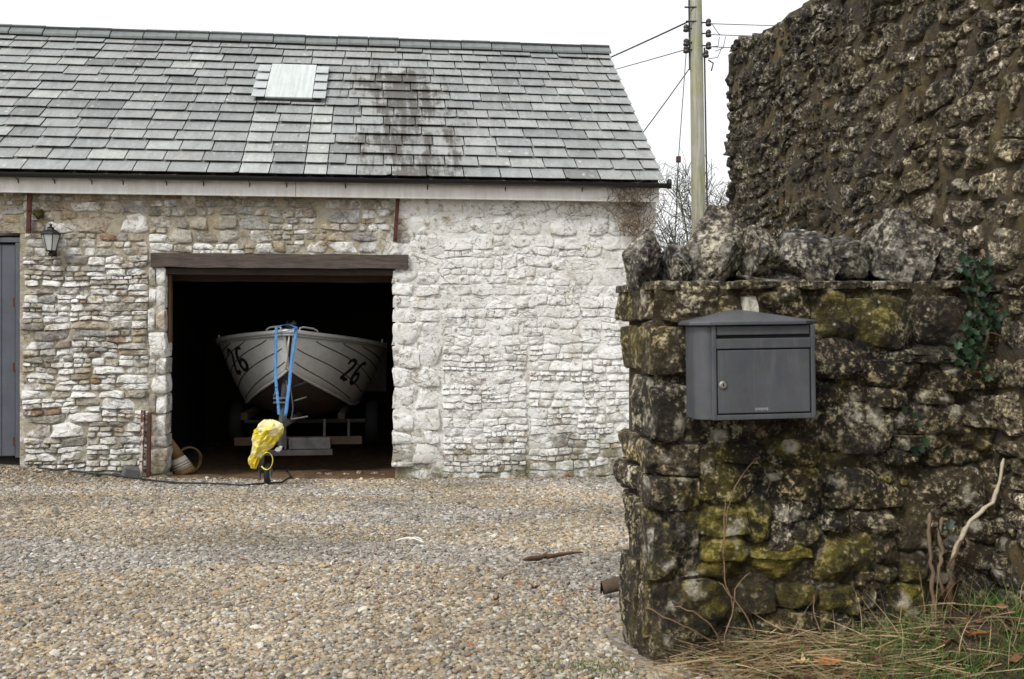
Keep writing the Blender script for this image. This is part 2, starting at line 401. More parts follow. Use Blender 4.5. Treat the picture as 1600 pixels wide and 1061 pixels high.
# ------------------------------------------------------------------ ground, gravel
def mat_ground():
    g = G('gravel_ground'); P = g.pos(); x, y, z = g.sep(P)[0:3]
    big = g.noise(.7, 4, .6); v = g.vor(48, out='Color'); vd = g.vor(48)
    c = g.ramp(g.rgb(v)[0], [(0, (.10, .085, .065)), (.3, (.24, .21, .17)), (.55, (.36, .31, .24)), (.8, (.45, .43, .40)), (1, (.30, .20, .11))])
    c = g.mix(.45, c, g.mix(g.noise(9, 5, .6), (.11, .085, .055), (.22, .18, .13)))
    soil = g.ma('MULTIPLY', g.mr(g.ma('ADD', x, g.ma('MULTIPLY', g.ma('SUBTRACT', g.noise(4, 4, .6), .5), .35)), .44, .6), g.mr(y, 3.6, 3.3))
    c = g.mix(soil, c, g.mix(g.noise(30, 5, .7), (.02, .014, .008), (.075, .05, .026)))
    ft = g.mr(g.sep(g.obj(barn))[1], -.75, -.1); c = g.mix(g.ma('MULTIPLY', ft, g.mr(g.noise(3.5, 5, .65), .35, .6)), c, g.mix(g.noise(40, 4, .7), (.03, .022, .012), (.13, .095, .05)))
    far = g.mr(y, 18, 24); c = g.mix(far, c, (.07, .09, .03))
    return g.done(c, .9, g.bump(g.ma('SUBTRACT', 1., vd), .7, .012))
xs = sorted(set([round(-260 + 20 * i, 2) for i in range(12)] + [round(-20 + 2 * i, 2) for i in range(6)] + [round(-8 + .12 * i, 3) for i in range(101)] + [6 + 4 * i for i in range(1, 6)] + [40 + 30 * i for i in range(8)]))
ys = sorted(set([-120, -60, -30, -15, -8, -4] + [round(-2 + .5 * i, 2) for i in range(8)] + [round(2 + .1 * i, 3) for i in range(96)] + [round(11.6 + .6 * i, 2) for i in range(12)] + [22, 30, 45, 70, 110, 180, 300]))
gm = MB(); gm.grid(lambda i, j: (xs[i], ys[j], ground(xs[i], ys[j])), len(xs) - 1, len(ys) - 1)
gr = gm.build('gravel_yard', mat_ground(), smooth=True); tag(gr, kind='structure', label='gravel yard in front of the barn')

_bs, _bc = math.sin(TH), math.cos(TH); _ls, _lc = math.sin(LF.rz), math.cos(LF.rz)
def barn_y(x, y): return -(x - BF.o.x) * _bs + (y - BF.o.y) * _bc
def in_barn(x, y): return barn_y(x, y) > -.02
def in_low(x, y):
    a, b = x - LF.o.x, y - LF.o.y
    return a * _lc + b * _ls > -.03 and -.03 < -a * _ls + b * _lc < .46
def gravel():
    rs = np.random.RandomState(3); pts = []; rot = []; scl = []; tin = []; pk = []
    pal = np.array([(.50, .47, .42), (.42, .34, .24), (.33, .26, .17), (.25, .235, .22), (.58, .55, .50), (.38, .28, .16), (.17, .145, .125), (.43, .38, .31), (.48, .36, .22), (.26, .17, .10)])
    pw = np.array([.14, .16, .13, .12, .06, .09, .10, .12, .06, .02]); pw /= pw.sum(); WARM = np.array((.87, .85, .79))
    y = 2.15
    while y < 11.7:
        den = 7600 if y < 3.4 else (6000 if y < 4.6 else (4000 if y < 6.5 else (2500 if y < 8.5 else 1800))); dy = .1
        x0, x1 = -(.56 * y + 1.2), min(.56 * y + .6, 2.3); n = int(den * dy * (x1 - x0))
        X = rs.uniform(x0, x1, n); Y = rs.uniform(y, y + dy, n)
        CH = rs.choice(10, n, p=pw); NN = rs.normal(0, 1, (n, 4)); UU = rs.rand(n, 8)
        for j_, (a, b) in enumerate(zip(X.tolist(), Y.tolist())):
            u = UU[j_]; nn = NN[j_]
            if in_barn(a, b) or in_low(a, b): continue
            if a > .60 + .10 * nz(b * 5, a * 5) and b < 3.2: continue
            if a > .48 and b < 3.2 and u[0] < .45: continue
            base = .0060 if y < 3.4 else (.0064 if y < 4.6 else (.0072 if y < 6.5 else (.0084 if y < 8.5 else .0096)))
            bl = -barn_y(a, b)
            if bl < .5 and u[1] < .75 * (1 - bl / .5) * (.6 + nz(a * 2, b * 2)): continue
            s = base * math.exp(.30 * nn[0]) * (1.4 if u[2] < .06 else 1)
            patch = nz(a * .8 + 4, b * .8)
            c = pal[CH[j_]] * WARM * (1 + .20 * nn[1]) * (1.0 + .42 * patch)
            if nz(a * .5, b * .9, 8.) > .12: c = c * .6 + .4 * c.mean() * 1.08
            c = np.clip(c * .96 + c.mean() * .04, .05, .75); fl = .45 + .3 * u[3]
            pts.append((a, b, ground(a, b) + s * fl * (-.1 + .75 * u[4])))
            rot.append((.28 * nn[2], .28 * nn[3], 6.28 * u[5]))
            scl.append((s * (1 + .5 * u[6]), s, s * fl)); tin.append((c[0], c[1], c[2], 1)); pk.append(int(u[7] * 5))
        y += dy
    me = bpy.data.meshes.new('gravel'); me.from_pydata(pts, [], [])
    for nm, ty, dat, key in (('rot', 'FLOAT_VECTOR', rot, 'vector'), ('scl', 'FLOAT_VECTOR', scl, 'vector'), ('tint', 'FLOAT_COLOR', tin, 'color'), ('pick', 'INT', pk, 'value')):
        me.attributes.new(nm, ty, 'POINT').data.foreach_set(key, np.array(dat).astype(np.int32 if key == 'value' else np.float32).ravel())
    o = bpy.data.objects.new('gravel', me); COL.objects.link(o)
    g = G('pebble'); c = g.attr('tint', 'INSTANCER'); L = g.obj()
    c = g.mix(1., c, g.ramp(g.noise(2.2, 5, .65, L), [(.3, .62), (.7, 1.2)]), 'MULTIPLY')
    pm = g.done(c, .62, g.bump(g.noise(5, 4, .6, L), .25, .1))
    ng = bpy.data.node_groups.new('gravel_scatter', 'GeometryNodeTree')
    ng.interface.new_socket('Geometry', in_out='INPUT', socket_type='NodeSocketGeometry'); ng.interface.new_socket('Geometry', in_out='OUTPUT', socket_type='NodeSocketGeometry')
    N = ng.nodes.new; K = ng.links.new
    gi, go = N('NodeGroupInput'), N('NodeGroupOutput'); jn = N('GeometryNodeJoinGeometry')
    for k in range(5):
        ic = N('GeometryNodeMeshIcoSphere'); ic.inputs['Radius'].default_value = 1; ic.inputs['Subdivisions'].default_value = 2
        nt = N('ShaderNodeTexNoise'); nt.noise_dimensions = '4D'; nt.inputs['W'].default_value = k * 3.7; nt.inputs['Scale'].default_value = .75; nt.inputs['Detail'].default_value = 1.5
        sb = N('ShaderNodeVectorMath'); sb.operation = 'SUBTRACT'; sb.inputs[1].default_value = (.5, .5, .5)
        sc = N('ShaderNodeVectorMath'); sc.operation = 'SCALE'; sc.inputs['Scale'].default_value = 1.5
        sp = N('GeometryNodeSetPosition'); sm = N('GeometryNodeSetShadeSmooth'); mt = N('GeometryNodeSetMaterial'); mt.inputs['Material'].default_value = pm; ti = N('GeometryNodeGeometryToInstance')
        K(nt.outputs['Color'], sb.inputs[0]); K(sb.outputs[0], sc.inputs[0]); K(sc.outputs[0], sp.inputs['Offset'])
        K(ic.outputs['Mesh'], sp.inputs['Geometry']); K(sp.outputs[0], sm.inputs[0]); K(sm.outputs[0], mt.inputs['Geometry']); K(mt.outputs[0], ti.inputs[0]); K(ti.outputs[0], jn.inputs[0])
    def na(nm, ty):
        a = N('GeometryNodeInputNamedAttribute'); a.data_type = ty; a.inputs['Name'].default_value = nm; return a.outputs['Attribute']
    ip = N('GeometryNodeInstanceOnPoints'); ip.inputs['Pick Instance'].default_value = True; er = N('FunctionNodeEulerToRotation')
    K(gi.outputs[0], ip.inputs['Points']); K(jn.outputs[0], ip.inputs['Instance']); K(na('pick', 'INT'), ip.inputs['Instance Index'])
    K(na('rot', 'FLOAT_VECTOR'), er.inputs[0]); K(er.outputs[0], ip.inputs['Rotation']); K(na('scl', 'FLOAT_VECTOR'), ip.inputs['Scale']); K(ip.outputs[0], go.inputs[0])
    md = o.modifiers.new('scatter', 'NODES'); md.node_group = ng
    me.materials.append(pm)
    tag(o, 'tan and grey pebbles covering the yard', 'gravel', kind='stuff'); print('pebbles', len(pts))
gravel()

# ------------------------------------------------------------------ barn: front wall
def bx(px, py=560, c=0.): return BF.hit(px, py, c).x
def bz(px, py, c=0.): return BF.hit(px, py, c).z
XL, XR, ZT = bx(260), bx(613), bz(430, 421)
XD1 = bx(33); XD0 = XD1 - 1.15; ZD = bz(15, 371); ZB = -.35
WT = 3.30                                            # top of the stone, behind the fascia
X0 = -10.5
XJ1, XJ2, XQ = bx(690), bx(825), bx(232)             # straight joints right of the doorway; quoin edge left of it
HM = math.floor
mor = MB(); st = .05
nu, nv = int((0 - X0) / st), int((WT - ZB) / st)
def mskip(i, j):
    x, z = X0 + (i + .5) * st, ZB + (j + .5) * st
    return (XL - .04 < x < XR + .04 and z < ZT + .02) or (XD0 < x < XD1 and z < ZD + .05)
def mfn(i, j):
    x, z = X0 + i * st, ZB + j * st
    r = sstep(-3.2, -2.7, x)
    e = -.008 + .003 * r
    d = -(e + .009 * fbm(Vector((x * 3, 0, z * 3)), 4) + .005 * nz(x * 13, 1, z * 13))
    if min(abs(x - XJ1), abs(x - XJ2) if z < 1.25 else 9) < .026 and z < 2.0: d = .018
    return (x, d, z)
mor.grid(mfn, nu, nv, mskip)
wall = mor.build('front_wall', M_BMO, barn, smooth=True)
tag(wall, 'whitewashed rubble front wall of the barn')

cells = []                                            # (cell, params)
def region(x0, z0, x1, z1, hm, asp, seed, prm, **k):
    for c in rubble(x0, z0, x1, z1, hm, asp, seed, **k): cells.append((c, prm))
PL = dict(proud=.018, bulge=.003, rough=.016, gap=.006, amp=.030, hang=.012)        # left: ragged beds
PT = dict(proud=.008, bulge=.003, rough=.010, gap=.010, amp=.024, hang=.004)        # above the lintel: flush pointing
PR = dict(proud=.010, bulge=.0, rough=.013, gap=.007, amp=.028, hang=.009, facet=.35)        # right below
PW = dict(proud=.005, bulge=.0, rough=.012, gap=.005, amp=.04, hang=.002, facet=.25)         # right above: drowned in limewash
PQ = dict(proud=.016, bulge=.002, rough=.009, gap=.005, amp=.010, depth=.30, hang=.003)
zl = ZT - .02
zmid = bz(140, 400)
region(XD1 + .02, -.12, XQ, zmid, .078, 3.4, 11, PL, ch=(.14, .26))
region(XD1 + .02, zmid, XQ, WT - .04, .13, 2.4, 12, PT, ch=(.2, .3))
region(XD0 - 1.2, ZD + .16, XD1 + .02, WT - .04, .13, 2.4, 13, PT)
region(XD0 - 1.6, -.1, XD0 - .02, ZD + .16, .11, 3, 14, PL)
ZLT = bz(430, 397)                                     # top of the timber lintel
region(XQ, ZLT + .01, XR + .2, WT - .04, .115, 2.3, 15, PT, ch=(.16, .26))
# quoins of the doorway
rq = random.Random(5)
z = -.12
while z < ZT - .06:
    h = min(rq.uniform(.13, .30), ZT - z) if ZT - z > .2 else ZT - z
    w = XL - XQ
    if rq.random() < .3: 
        cells.append(((XQ, z, XQ + w * .42, z + h), PQ)); cells.append(((XQ + w * .42, z, XL, z + h), PQ))
    else: cells.append(((XQ - rq.uniform(-.02, .05), z, XL, z + h), PQ))
    z += h
z = .16
xa = XR
while z < ZT - .06:
    h = min(rq.uniform(.12, .26), ZT - z) if ZT - z > .18 else ZT - z
    k = rq.uniform(.35, .65); m = xa + (XJ1 - xa) * k
    PQ2 = dict(PQ, proud=.014)
    cells.append(((xa, z, m, z + h), PQ2)); cells.append(((m, z, XJ1 - .016, z + h), dict(PR)))
    z += h
cells.append(((XR + .14, -.12, XJ1 - .02, .15), PQ))                      # foot stone beside the small hole
zf = bz(760, 540)
region(XJ1 + .016, -.12, XJ2 - .016, zf, .092, 2.3, 21, PR, ch=(.17, .3))
region(XJ2 + .016, -.12, 0, zf, .10, 2.2, 22, PR, ch=(.18, .32))
zb2 = bz(800, 368)
region(XJ1 + .016, zf, 0, zb2, .15, 1.9, 23, PW, ch=(.2, .34))
region(XR + .2, zb2, -.02, WT - .05, .23, 1.9, 24, dict(proud=.012, bulge=.004, rough=.014, gap=.009, amp=.018), ch=(.2, .24), mac=(.5, 1.0))
region(XR + .2, ZLT + .01, XJ1 + .016, zb2, .13, 2.0, 25, PW)
region(XR + .01, ZT, XR + .2, ZLT, .1, 2.0, 26, PW)
def vis(c):
    x, y = BF.px(((c[0] + c[2]) / 2, 0, (c[1] + c[3]) / 2)); return -10 < x < 985 and 285 < y < 760
rk = random.Random(9); made = []
for i, (c, p) in enumerate(cells):
    po = cell_poly(c, p['gap'], p['amp'], 3., rk, .14 if p.get('depth') is None else .05)
    a = (c[2] - c[0]) * (c[3] - c[1]) * (1 if vis(c) else .01)
    made.append((a, po, p, i))
made.sort(key=lambda q: -q[0])
small = MB()
for k, (a, po, p, i) in enumerate(made):
    pr = p['proud'] * rk.uniform(.45, 1.5)
    vs, fs, c, sz = stone(po, pr, p.get('depth', .06), p['bulge'], p['rough'] * rk.uniform(.6, 1.3), 24, .09, i * .71, .12, 0, (1, .97, .86, .62, .32), 17., p.get('facet', .7), p.get('hang', 0.) * rk.uniform(-.2, 1.8))
    t = (rk.random(), rk.random(), rk.random(), 1)
    if k < 298:
        m = MB(); m.add(vs, fs, t); m.build('stone', M_BST, wall, smooth=True, origin=(c[0], 0, c[1]), sharp=38)
    else: small.add(vs, fs, t)
tag(small.build('small_stones', M_BST, wall, smooth=True, sharp=38), kind='stuff')
print('barn stones', len(made))
# thin ledge stone over the small hole at the foot of the right jamb
vs, fs, c, sz = stone([(XR - .02, .15), (XR + .3, .155), (XR + .33, .2), (XR - .01, .215)], .05, .25, .01, .01, 18, .05, 77.)
MB().add(vs, fs, (.45, .8, .4, 1)).build('ledge_stone', M_BST, wall, smooth=True)

# body of the walls behind the face
core = MB(); T = .30
for a, b in (((X0, ZB), (XD0, WT)), ((XD1, ZB), (XL - .03, WT)), ((XD0, ZD + .05), (XD1, WT)), ((XL - .03, ZT + .17), (XR + .03, WT)), ((XR + .16, ZB), (0 - .01, WT)), ((XR + .03, .16), (XR + .16, WT))):
    core.box2((a[0], .012, a[1]), (b[0], T, b[1]))
core.build('wall_core', M_BMO, barn)
M_DARK = simple('interior_shade', (.018, .015, .012), .95, var=.4)  # near-black colour stands in for the deep shade indoors
DEP = 5.42; RY, RZ = 2.69, 5.60                         # ridge
gable = [(.0, ZB), (DEP, ZB), (DEP, 3.25), (RY, 5.45), (.0, 3.25)]
MB().prism(gable, lambda p: (-.001, p[0] + .02, p[1]), lambda p: (-.45, p[0] + .02, p[1])).build('gable_wall', M_BMO, barn, fix=True)
MB().prism(gable, lambda p: (X0, p[0] + .02, p[1]), lambda p: (X0 + .45, p[0] + .02, p[1])).build('gable_wall', M_BMO, barn, fix=True)
MB().box2((X0, DEP - .4, ZB), (0, DEP + .02, 3.25)).build('rear_wall', M_BMO, barn)
lin = MB()                                             # added lining of the store room, its deep shade put into the colour
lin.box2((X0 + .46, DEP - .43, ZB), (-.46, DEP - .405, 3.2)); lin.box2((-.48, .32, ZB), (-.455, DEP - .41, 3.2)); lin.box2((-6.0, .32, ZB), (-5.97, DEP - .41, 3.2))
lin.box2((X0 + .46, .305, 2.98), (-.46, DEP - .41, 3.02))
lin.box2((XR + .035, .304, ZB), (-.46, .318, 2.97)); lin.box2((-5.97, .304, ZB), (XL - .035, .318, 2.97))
lin.build('interior_shade_lining', M_DARK, barn)
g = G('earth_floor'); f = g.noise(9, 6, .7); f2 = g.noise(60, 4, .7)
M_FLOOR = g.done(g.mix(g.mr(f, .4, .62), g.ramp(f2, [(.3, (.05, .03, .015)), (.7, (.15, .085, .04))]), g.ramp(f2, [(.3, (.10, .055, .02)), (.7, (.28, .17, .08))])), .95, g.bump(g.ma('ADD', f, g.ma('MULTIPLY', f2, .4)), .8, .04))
fl = MB()
def ffn(i, j):
    x = XL - .2 + i * (XR - XL + .4) / 30; y = -.02 + j * (DEP - .45) / 60
    q = BF.w((x, y, 0)); return (x, y, ground(q.x, q.y) + 1.8 + .018 + .015 * fbm(Vector((x * 4, y * 4, 2)), 4) - .05 * (j == 0))
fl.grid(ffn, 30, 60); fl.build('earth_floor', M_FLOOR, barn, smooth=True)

# lintels and timber
def mat_wood(name, a, b, rough=.85, sx=(3, 30, 30)):
    g = G(name); v = g.mapv(g.obj(), sx); n = g.noise(1., 6, .65, v, 1.2); n2 = g.noise(7, 4, .6, g.obj())
    return g.done(g.mix(g.mr(g.ma('ADD', g.ma('MULTIPLY', n, .75), g.ma('MULTIPLY', n2, .25)), .32, .68), a, b), rough, g.bump(n, .6, .006))
M_LINT = mat_wood('oak_lintel', (.022, .016, .013), (.12, .092, .078))
M_BEAM = mat_wood('old_beam', (.010, .006, .004), (.05, .028, .014))
def rough_beam(x0, x1, z0, z1, y0, y1, name, mat, parent, amp=.008, n=40):
    m = MB()
    def fn(i, j):
        x = x0 + (x1 - x0) * i / n; a = 2 * math.pi * (j + .5) / 8
        cs = [(y0, z0), (y0, (z0 + z1) / 2), (y0, z1), ((y0 + y1) / 2, z1), (y1, z1), (y1, (z0 + z1) / 2), (y1, z0), ((y0 + y1) / 2, z0)]
        y, z = cs[j % 8]
        return (x, y + amp * nz(x * 3, j % 8, y), z + amp * 1.4 * nz(x * 2.3, (j % 8) * 3.1, 4.))
    m.grid(fn, n, 8)
    m.add([fn(0, j) for j in range(8)], [tuple(range(8))]); m.add([fn(n, j) for j in range(8)], [tuple(range(7, -1, -1))])
    return m.build(name, mat, parent, fix=True)
rough_beam(bx(237), bx(638), ZT + .015, ZLT, -.05, .18, 'lintel', M_LINT, barn)
rough_beam(XL - .01, XR + .02, ZT - .06, ZT + .01, .02, .2, 'door_head', M_BEAM, barn, .004)
rough_beam(XL - .02, XR + .03, ZT - .12, ZT + .16, .305, .48, 'inner_lintel', mat_wood('inner_oak', (.012, .006, .003), (.06, .03, .013)), barn, .012)
MB().box2((XL - .005, .10, 1.55), (XL + .025, .2, ZT - .07)).build('door_post', mat_wood('post_wood', (.04, .022, .01), (.16, .09, .04), sx=(30, 30, 3)), barn, bevel=.006)

# ------------------------------------------------------------------ barn: roof
EY, EZ = -.24, 3.365
sl = Vector((0, RY - EY, RZ - EZ)); SL = sl.length; up = sl.normalized(); nr = Vector((0, -up.z, up.y))
XV = .03
def roofp(x, w, h=0.): return Vector((x, EY, EZ)) + up * w + nr * h
def mat_slate():
    g = G('slate'); L = g.obj(barn); t = g.rgb(g.attr()); x, y, z = g.sep(L)[0:3]
    base = g.ramp(t[0], [(0, (.16, .166, .166)), (.25, (.225, .236, .236)), (.5, (.275, .288, .286)), (.65, (.275, .278, .272)), (.8, (.34, .354, .346)), (1, (.40, .415, .395))])
    st = g.mapv(L, (9, 2.2, 2.2)); a = g.noise(1., 6, .7, st); b = g.noise(26, 5, .7, L)
    c = g.mix(1., base, g.ramp(g.ma('ADD', g.ma('MULTIPLY', a, .6), g.ma('MULTIPLY', b, .4)), [(.3, .62), (.5, 1.), (.72, 1.38)]), 'MULTIPLY')
    pu = g.ramp(g.noise(1.3, 4, .6, L), [(.45, 0.), (.7, 1.)]); c = g.mix(g.ma('MULTIPLY', pu, .2), c, (.155, .135, .125))
    # pale lichen crusts, mostly in rounded spots running down
    sp = g.vor(7, g.mapv(L, (1, .75, .75))); spn = g.noise(2., 5, .65, g.mapv(L, loc=(5, 0, 2)))
    li = g.ma('MULTIPLY', g.mr(g.ma('ADD', sp, g.ma('MULTIPLY', g.noise(30, 4, .7, L), .35)), .36, .26), g.mr(spn, .42, .55))
    c = g.mix(g.ma('MULTIPLY', li, .8), c, (.50, .51, .48))
    li2 = g.mr(g.noise(12, 6, .75, g.mapv(L, (1.6, .6, .6), (3, 3, 3))), .565, .64); c = g.mix(g.ma('MULTIPLY', li2, .5), c, (.42, .43, .41))
    # black algae run below the ridge
    dx = g.ma('DIVIDE', g.ma('SUBTRACT', x, STAINX), 1.05); gx = g.ma('SUBTRACT', 1., g.ma('ABSOLUTE', dx), clamp=True)
    gz = g.ma('MULTIPLY', g.mr(z, 5.45, 4.9), 1.)
    sn = g.ma('ADD', g.ma('MULTIPLY', g.noise(1., 6, .75, g.mapv(L, (8, .9, .9), (1, 1, 1))), .65), g.ma('MULTIPLY', g.noise(3.2, 5, .7, L), .35))
    bl = g.mr(g.ma('ADD', g.ma('MULTIPLY', sn, 1.), g.ma('MULTIPLY', g.ma('MULTIPLY', gx, gz), .20)), .60, .68)
    c = g.mix(g.ma('MULTIPLY', bl, .85), c, g.mix(b, (.03, .026, .02), (.085, .07, .055)))
    return g.done(c, .58, g.bump(g.ma('ADD', a, g.ma('MULTIPLY', b, .5)), .35, .008))
def roof_hit(px, py):
    d = BF.I @ ray(px, py); o = BF.I @ (-BF.o); P = Vector((0, EY, EZ)); t = (P - o).dot(nr) / d.dot(nr); q = o + t * d
    return q.x, (q - P).dot(up)
STAINX = roof_hit(635, 190)[0]
M_SLATE = mat_slate()
deck = MB(); deck.prism([(-.10, EZ + .06), (RY, RZ - .03), (DEP + .24, EZ - .05), (DEP + .24, EZ - .16), (RY, RZ - .16), (-.10, EZ - .05)],
                       lambda p: (X0 - .03, p[0], p[1]), lambda p: (XV - .03, p[0], p[1]))
roof = deck.build('roof', simple('roof_deck', (.03, .026, .022), .9), barn, fix=True)
tag(roof, 'weathered grey slate roof with black algae runs')
rr = random.Random(21); NC = 15; gauge = (SL - .02) / NC; slates = []
STR = [roof_hit(400, 166)[0], roof_hit(434, 166)[0], roof_hit(490, 166)[0], roof_hit(522, 166)[0]]
sky0, sky1 = roof_hit(398, 163), roof_hit(510, 113)
for k in range(NC + 1):
    x = XV - (0 if k % 2 else .0); first = True
    while x > X0 - .03:
        w = rr.uniform(.33, .43) * (.5 if first and k % 2 else 1); first = False
        if k * gauge < roof_hit(450, 163)[1] - .1:
            for bnd in STR:
                if x - w < bnd - .001 < x - .05: w = x - bnd; break
        slates.append((x - w + .006, x - .006, k)); x -= w
rows = []
for (a, b, k) in slates:
    w0 = k * gauge - .035 + rr.uniform(-.007, .007) - (.03 if rr.random() < .015 else 0); ln = .44 if k < NC - 1 else (.29 if k == NC - 1 else .06)
    xm = (a + b) / 2; px, py = BF.px(roofp(xm, w0 + .15)); th = .006; lift = .044 + rr.uniform(-.004, .012)
    if k == 0: w0 = -.04; lift = .046
    ro = rr.uniform(-.012, .012); pts = [(a, 0), (b, 0), (b, ln), (a, ln)]
    if rr.random() < .22:
        c1, c2 = rr.uniform(.02, .06), rr.uniform(.01, .035)
        pts = [(a + c1, 0), (b, 0), (b, ln), (a, ln), (a, c2)] if rr.random() < .5 else [(a, 0), (b - c1, 0), (b, c2), (b, ln), (a, ln)]
    elif rr.random() < .5:
        pts = [(a, 0), ((a + b) / 2 + rr.uniform(-.05, .05), rr.uniform(-.006, .006)), (b, 0), (b, ln), (a, ln)]
    if k == NC: lift = .05
    def f0(p, e=0., k=k, lift=lift, w0=w0, ro=ro, xm=xm): return roofp(p[0], w0 + p[1] + ro * (p[0] - xm), (lift * (1 - p[1] / .44) if k < NC else lift) + e)
    def f1(p, f0=f0): return f0(p, .006)
    tv = min(.84, max(0, rr.gauss(.44, .19)))
    # paler replacement slates either side below the rooflight
    if py > 160 and (STR[0] < xm < STR[1] or STR[2] < xm < STR[3]) and rr.random() < .93: tv = rr.uniform(.78, .90)
    inv = -30 < px < 1060 and py > 40
    rows.append(((py if inv else -100) , pts, f0, f1, (tv, rr.random(), rr.random(), 1), xm, w0))
rows.sort(key=lambda q: -q[0]); rest = MB()
for i, (pr, pts, f0, f1, t, xm, w0) in enumerate(rows):
    if sky0[0] + .03 < xm < sky1[0] - .03 and sky0[1] < w0 + .12 < sky1[1]: pass
    if i < 298: MB().prism(pts, f0, f1, t).build('slate', M_SLATE, roof, origin=tuple(roofp(xm, w0)), fix=True)
    else: rest.prism(pts, f0, f1, t)
tag(rest.build('upper_slates', M_SLATE, roof, fix=True), kind='stuff')
rb = MB()                                               # rear slope
def rearp(x, w, h): q = roofp(x, w, h); return (q.x, 2 * RY - q.y, q.z)
for k in range(NC):
    rb.add([rearp(X0 - .03, k * gauge, .03), rearp(XV, k * gauge, .03), rearp(XV, k * gauge + .4, .004), rearp(X0 - .03, k * gauge + .4, .004)], [(3, 2, 1, 0)], (rr.random() * .6, .5, .5, 1))
rb.build('rear_slates', M_SLATE, roof)
# ridge tiles
M_RIDGE = simple('ridge_tile', (.16, .175, .175), .75, var=.35, scale=9, bump=.3)
x = XV + .02
while x > X0:
    w = .425; t = MB(); th = .022; dz = rr.uniform(-.006, .008)
    sec = [(-.17, -.135), (0, .0), (.17, -.135), (.17, -.135 + th + .012), (.015, th + .012), (-.015, th + .012), (-.17, -.135 + th + .012)]
    t.prism(sec, lambda p: (x - .006, RY + p[0], RZ + .085 + p[1] + dz), lambda p: (x - w + .006, RY + p[0], RZ + .085 + p[1] + dz))
    t.build('ridge_tile', M_RIDGE, roof, fix=True, bevel=.006, origin=(x - w / 2, RY, RZ)); x -= w
# fill under the ridge tiles with dark bedding mortar
MB().prism([(-.15, -.13), (0, -.005), (.15, -.13)], lambda p: (XV - .01, RY + p[0], RZ + .08 + p[1]), lambda p: (X0, RY + p[0], RZ + .08 + p[1])).build('ridge_bedding', simple('bedding', (.12, .11, .09), .95, bump=.6, bd=.01), roof, fix=True)

# rooflight
g = G('rooflight_sheet'); L = g.obj(); n = g.noise(1., 5, .6, g.mapv(L, (22, 1.2, 1.2))); n2 = g.noise(30, 4, .7, L)
M_SHEET = g.done(g.mix(g.mr(g.ma('ADD', g.ma('MULTIPLY', n, .7), g.ma('MULTIPLY', n2, .3)), .35, .65), (.38, .42, .41), (.58, .62, .61)), .45, g.bump(n, .3, .004))
M_LEAD = simple('lead_flashing', (.40, .43, .43), .55, var=.2, scale=10, bump=.3)
a0, w0 = roof_hit(399, 162); b0, w1 = roof_hit(509, 113)
a1 = roof_hit(408, 113)[0]; am = (a0 + a1) / 2; bm_ = (roof_hit(505, 163)[0] + b0) / 2
skl = MB(); skl.prism([(am + .13, w0), (bm_ - .12, w0), (bm_ - .12, w1), (am + .13, w1)], lambda p: roofp(p[0], p[1], .075), lambda p: roofp(p[0], p[1], .10))
sk = skl.build('rooflight', M_SHEET, barn, fix=True, bevel=.005); tag(sk, 'pale flat rooflight sheet with stepped flashing')
MB().prism([(am + .02, w0 - .015), (bm_ - .02, w0 - .015), (bm_ - .02, w1 + .02), (am + .02, w1 + .02)], lambda p: roofp(p[0], p[1], .0), lambda p: roofp(p[0], p[1], .072)).build('kerb', simple('kerb_dark', (.03, .03, .03), .8), sk, fix=True)
for xa_, xb_ in ((am - .03, am + .125), (bm_ - .115, bm_ + .04)):
    for q in range(4):
        h = (w1 - w0) / 4; s0 = w0 + q * h - .02
        MB().prism([(xa_, s0), (xb_, s0), (xb_, s0 + h + .02), (xa_, s0 + h + .02)], lambda p: roofp(p[0], p[1], .07 + .03 * (1 - (p[1] - s0) / (h + .02))), lambda p: roofp(p[0], p[1], .082 + .03 * (1 - (p[1] - s0) / (h + .02)))).build('flashing', M_LEAD, sk, fix=True, bevel=.004)

# fascia, gutter
g = G('fascia_paint'); L = g.obj(barn); n = g.noise(1., 5, .7, g.mapv(L, (14, 1, 1.2))); n2 = g.noise(5, 5, .7, L)
M_FASC = g.done(g.mix(g.mr(g.ma('ADD', g.ma('MULTIPLY', n, .6), g.ma('MULTIPLY', n2, .4)), .42, .6), (.66, .645, .60), (.79, .785, .765)), .55, g.bump(n, .1, .003))
fz = bz(600, 308, -.13); xj = bx(462, 300, -.13)
for a, b in ((X0, xj - .002), (xj + .002, .0)):
    MB().box2((a, -.135, fz), (b, -.11, fz + .21)).build('fascia', M_FASC, barn, bevel=.004)
    MB().box2((a, -.146, fz - .012), (b, -.108, fz + .014)).build('fascia_bead', M_FASC, barn, bevel=.004)
MB().box2((X0, -.11, fz + .02), (-.02, .02, fz + .035)).build('soffit', M_FASC, barn)
M_GUT = simple('black_plastic', (.006, .007, .008), .35, var=.3, bump=.1)
GR = .052; gu = MB(); gz_ = bz(600, 279, -.26); gy = -.225; nU = 8; prof = [(GR * math.cos(math.pi + math.pi * i / nU), GR * math.sin(math.pi + math.pi * i / nU)) for i in range(nU + 1)] + [((GR - .006) * math.cos(-math.pi * i / nU), (GR - .006) * math.sin(-math.pi * i / nU)) for i in range(nU + 1)]
nx = 40; xe = .085
for i in range(nx):
    xa_, xb_ = X0 + (xe - X0) * i / nx, X0 + (xe - X0) * (i + 1) / nx
    sg = lambda x: .004 * nz(x * .8, 7.)
    vs = [(xa_, gy + p[0], gz_ + p[1] + sg(xa_)) for p in prof] + [(xb_, gy + p[0], gz_ + p[1] + sg(xb_)) for p in prof]; n = len(prof)
    gu.add(vs, [(j, j + 1, n + j + 1, n + j) for j in range(n - 1)] + [(n - 1, 0, n, 2 * n - 1)])
gut = gu.build('gutter', M_GUT, barn, fix=True)
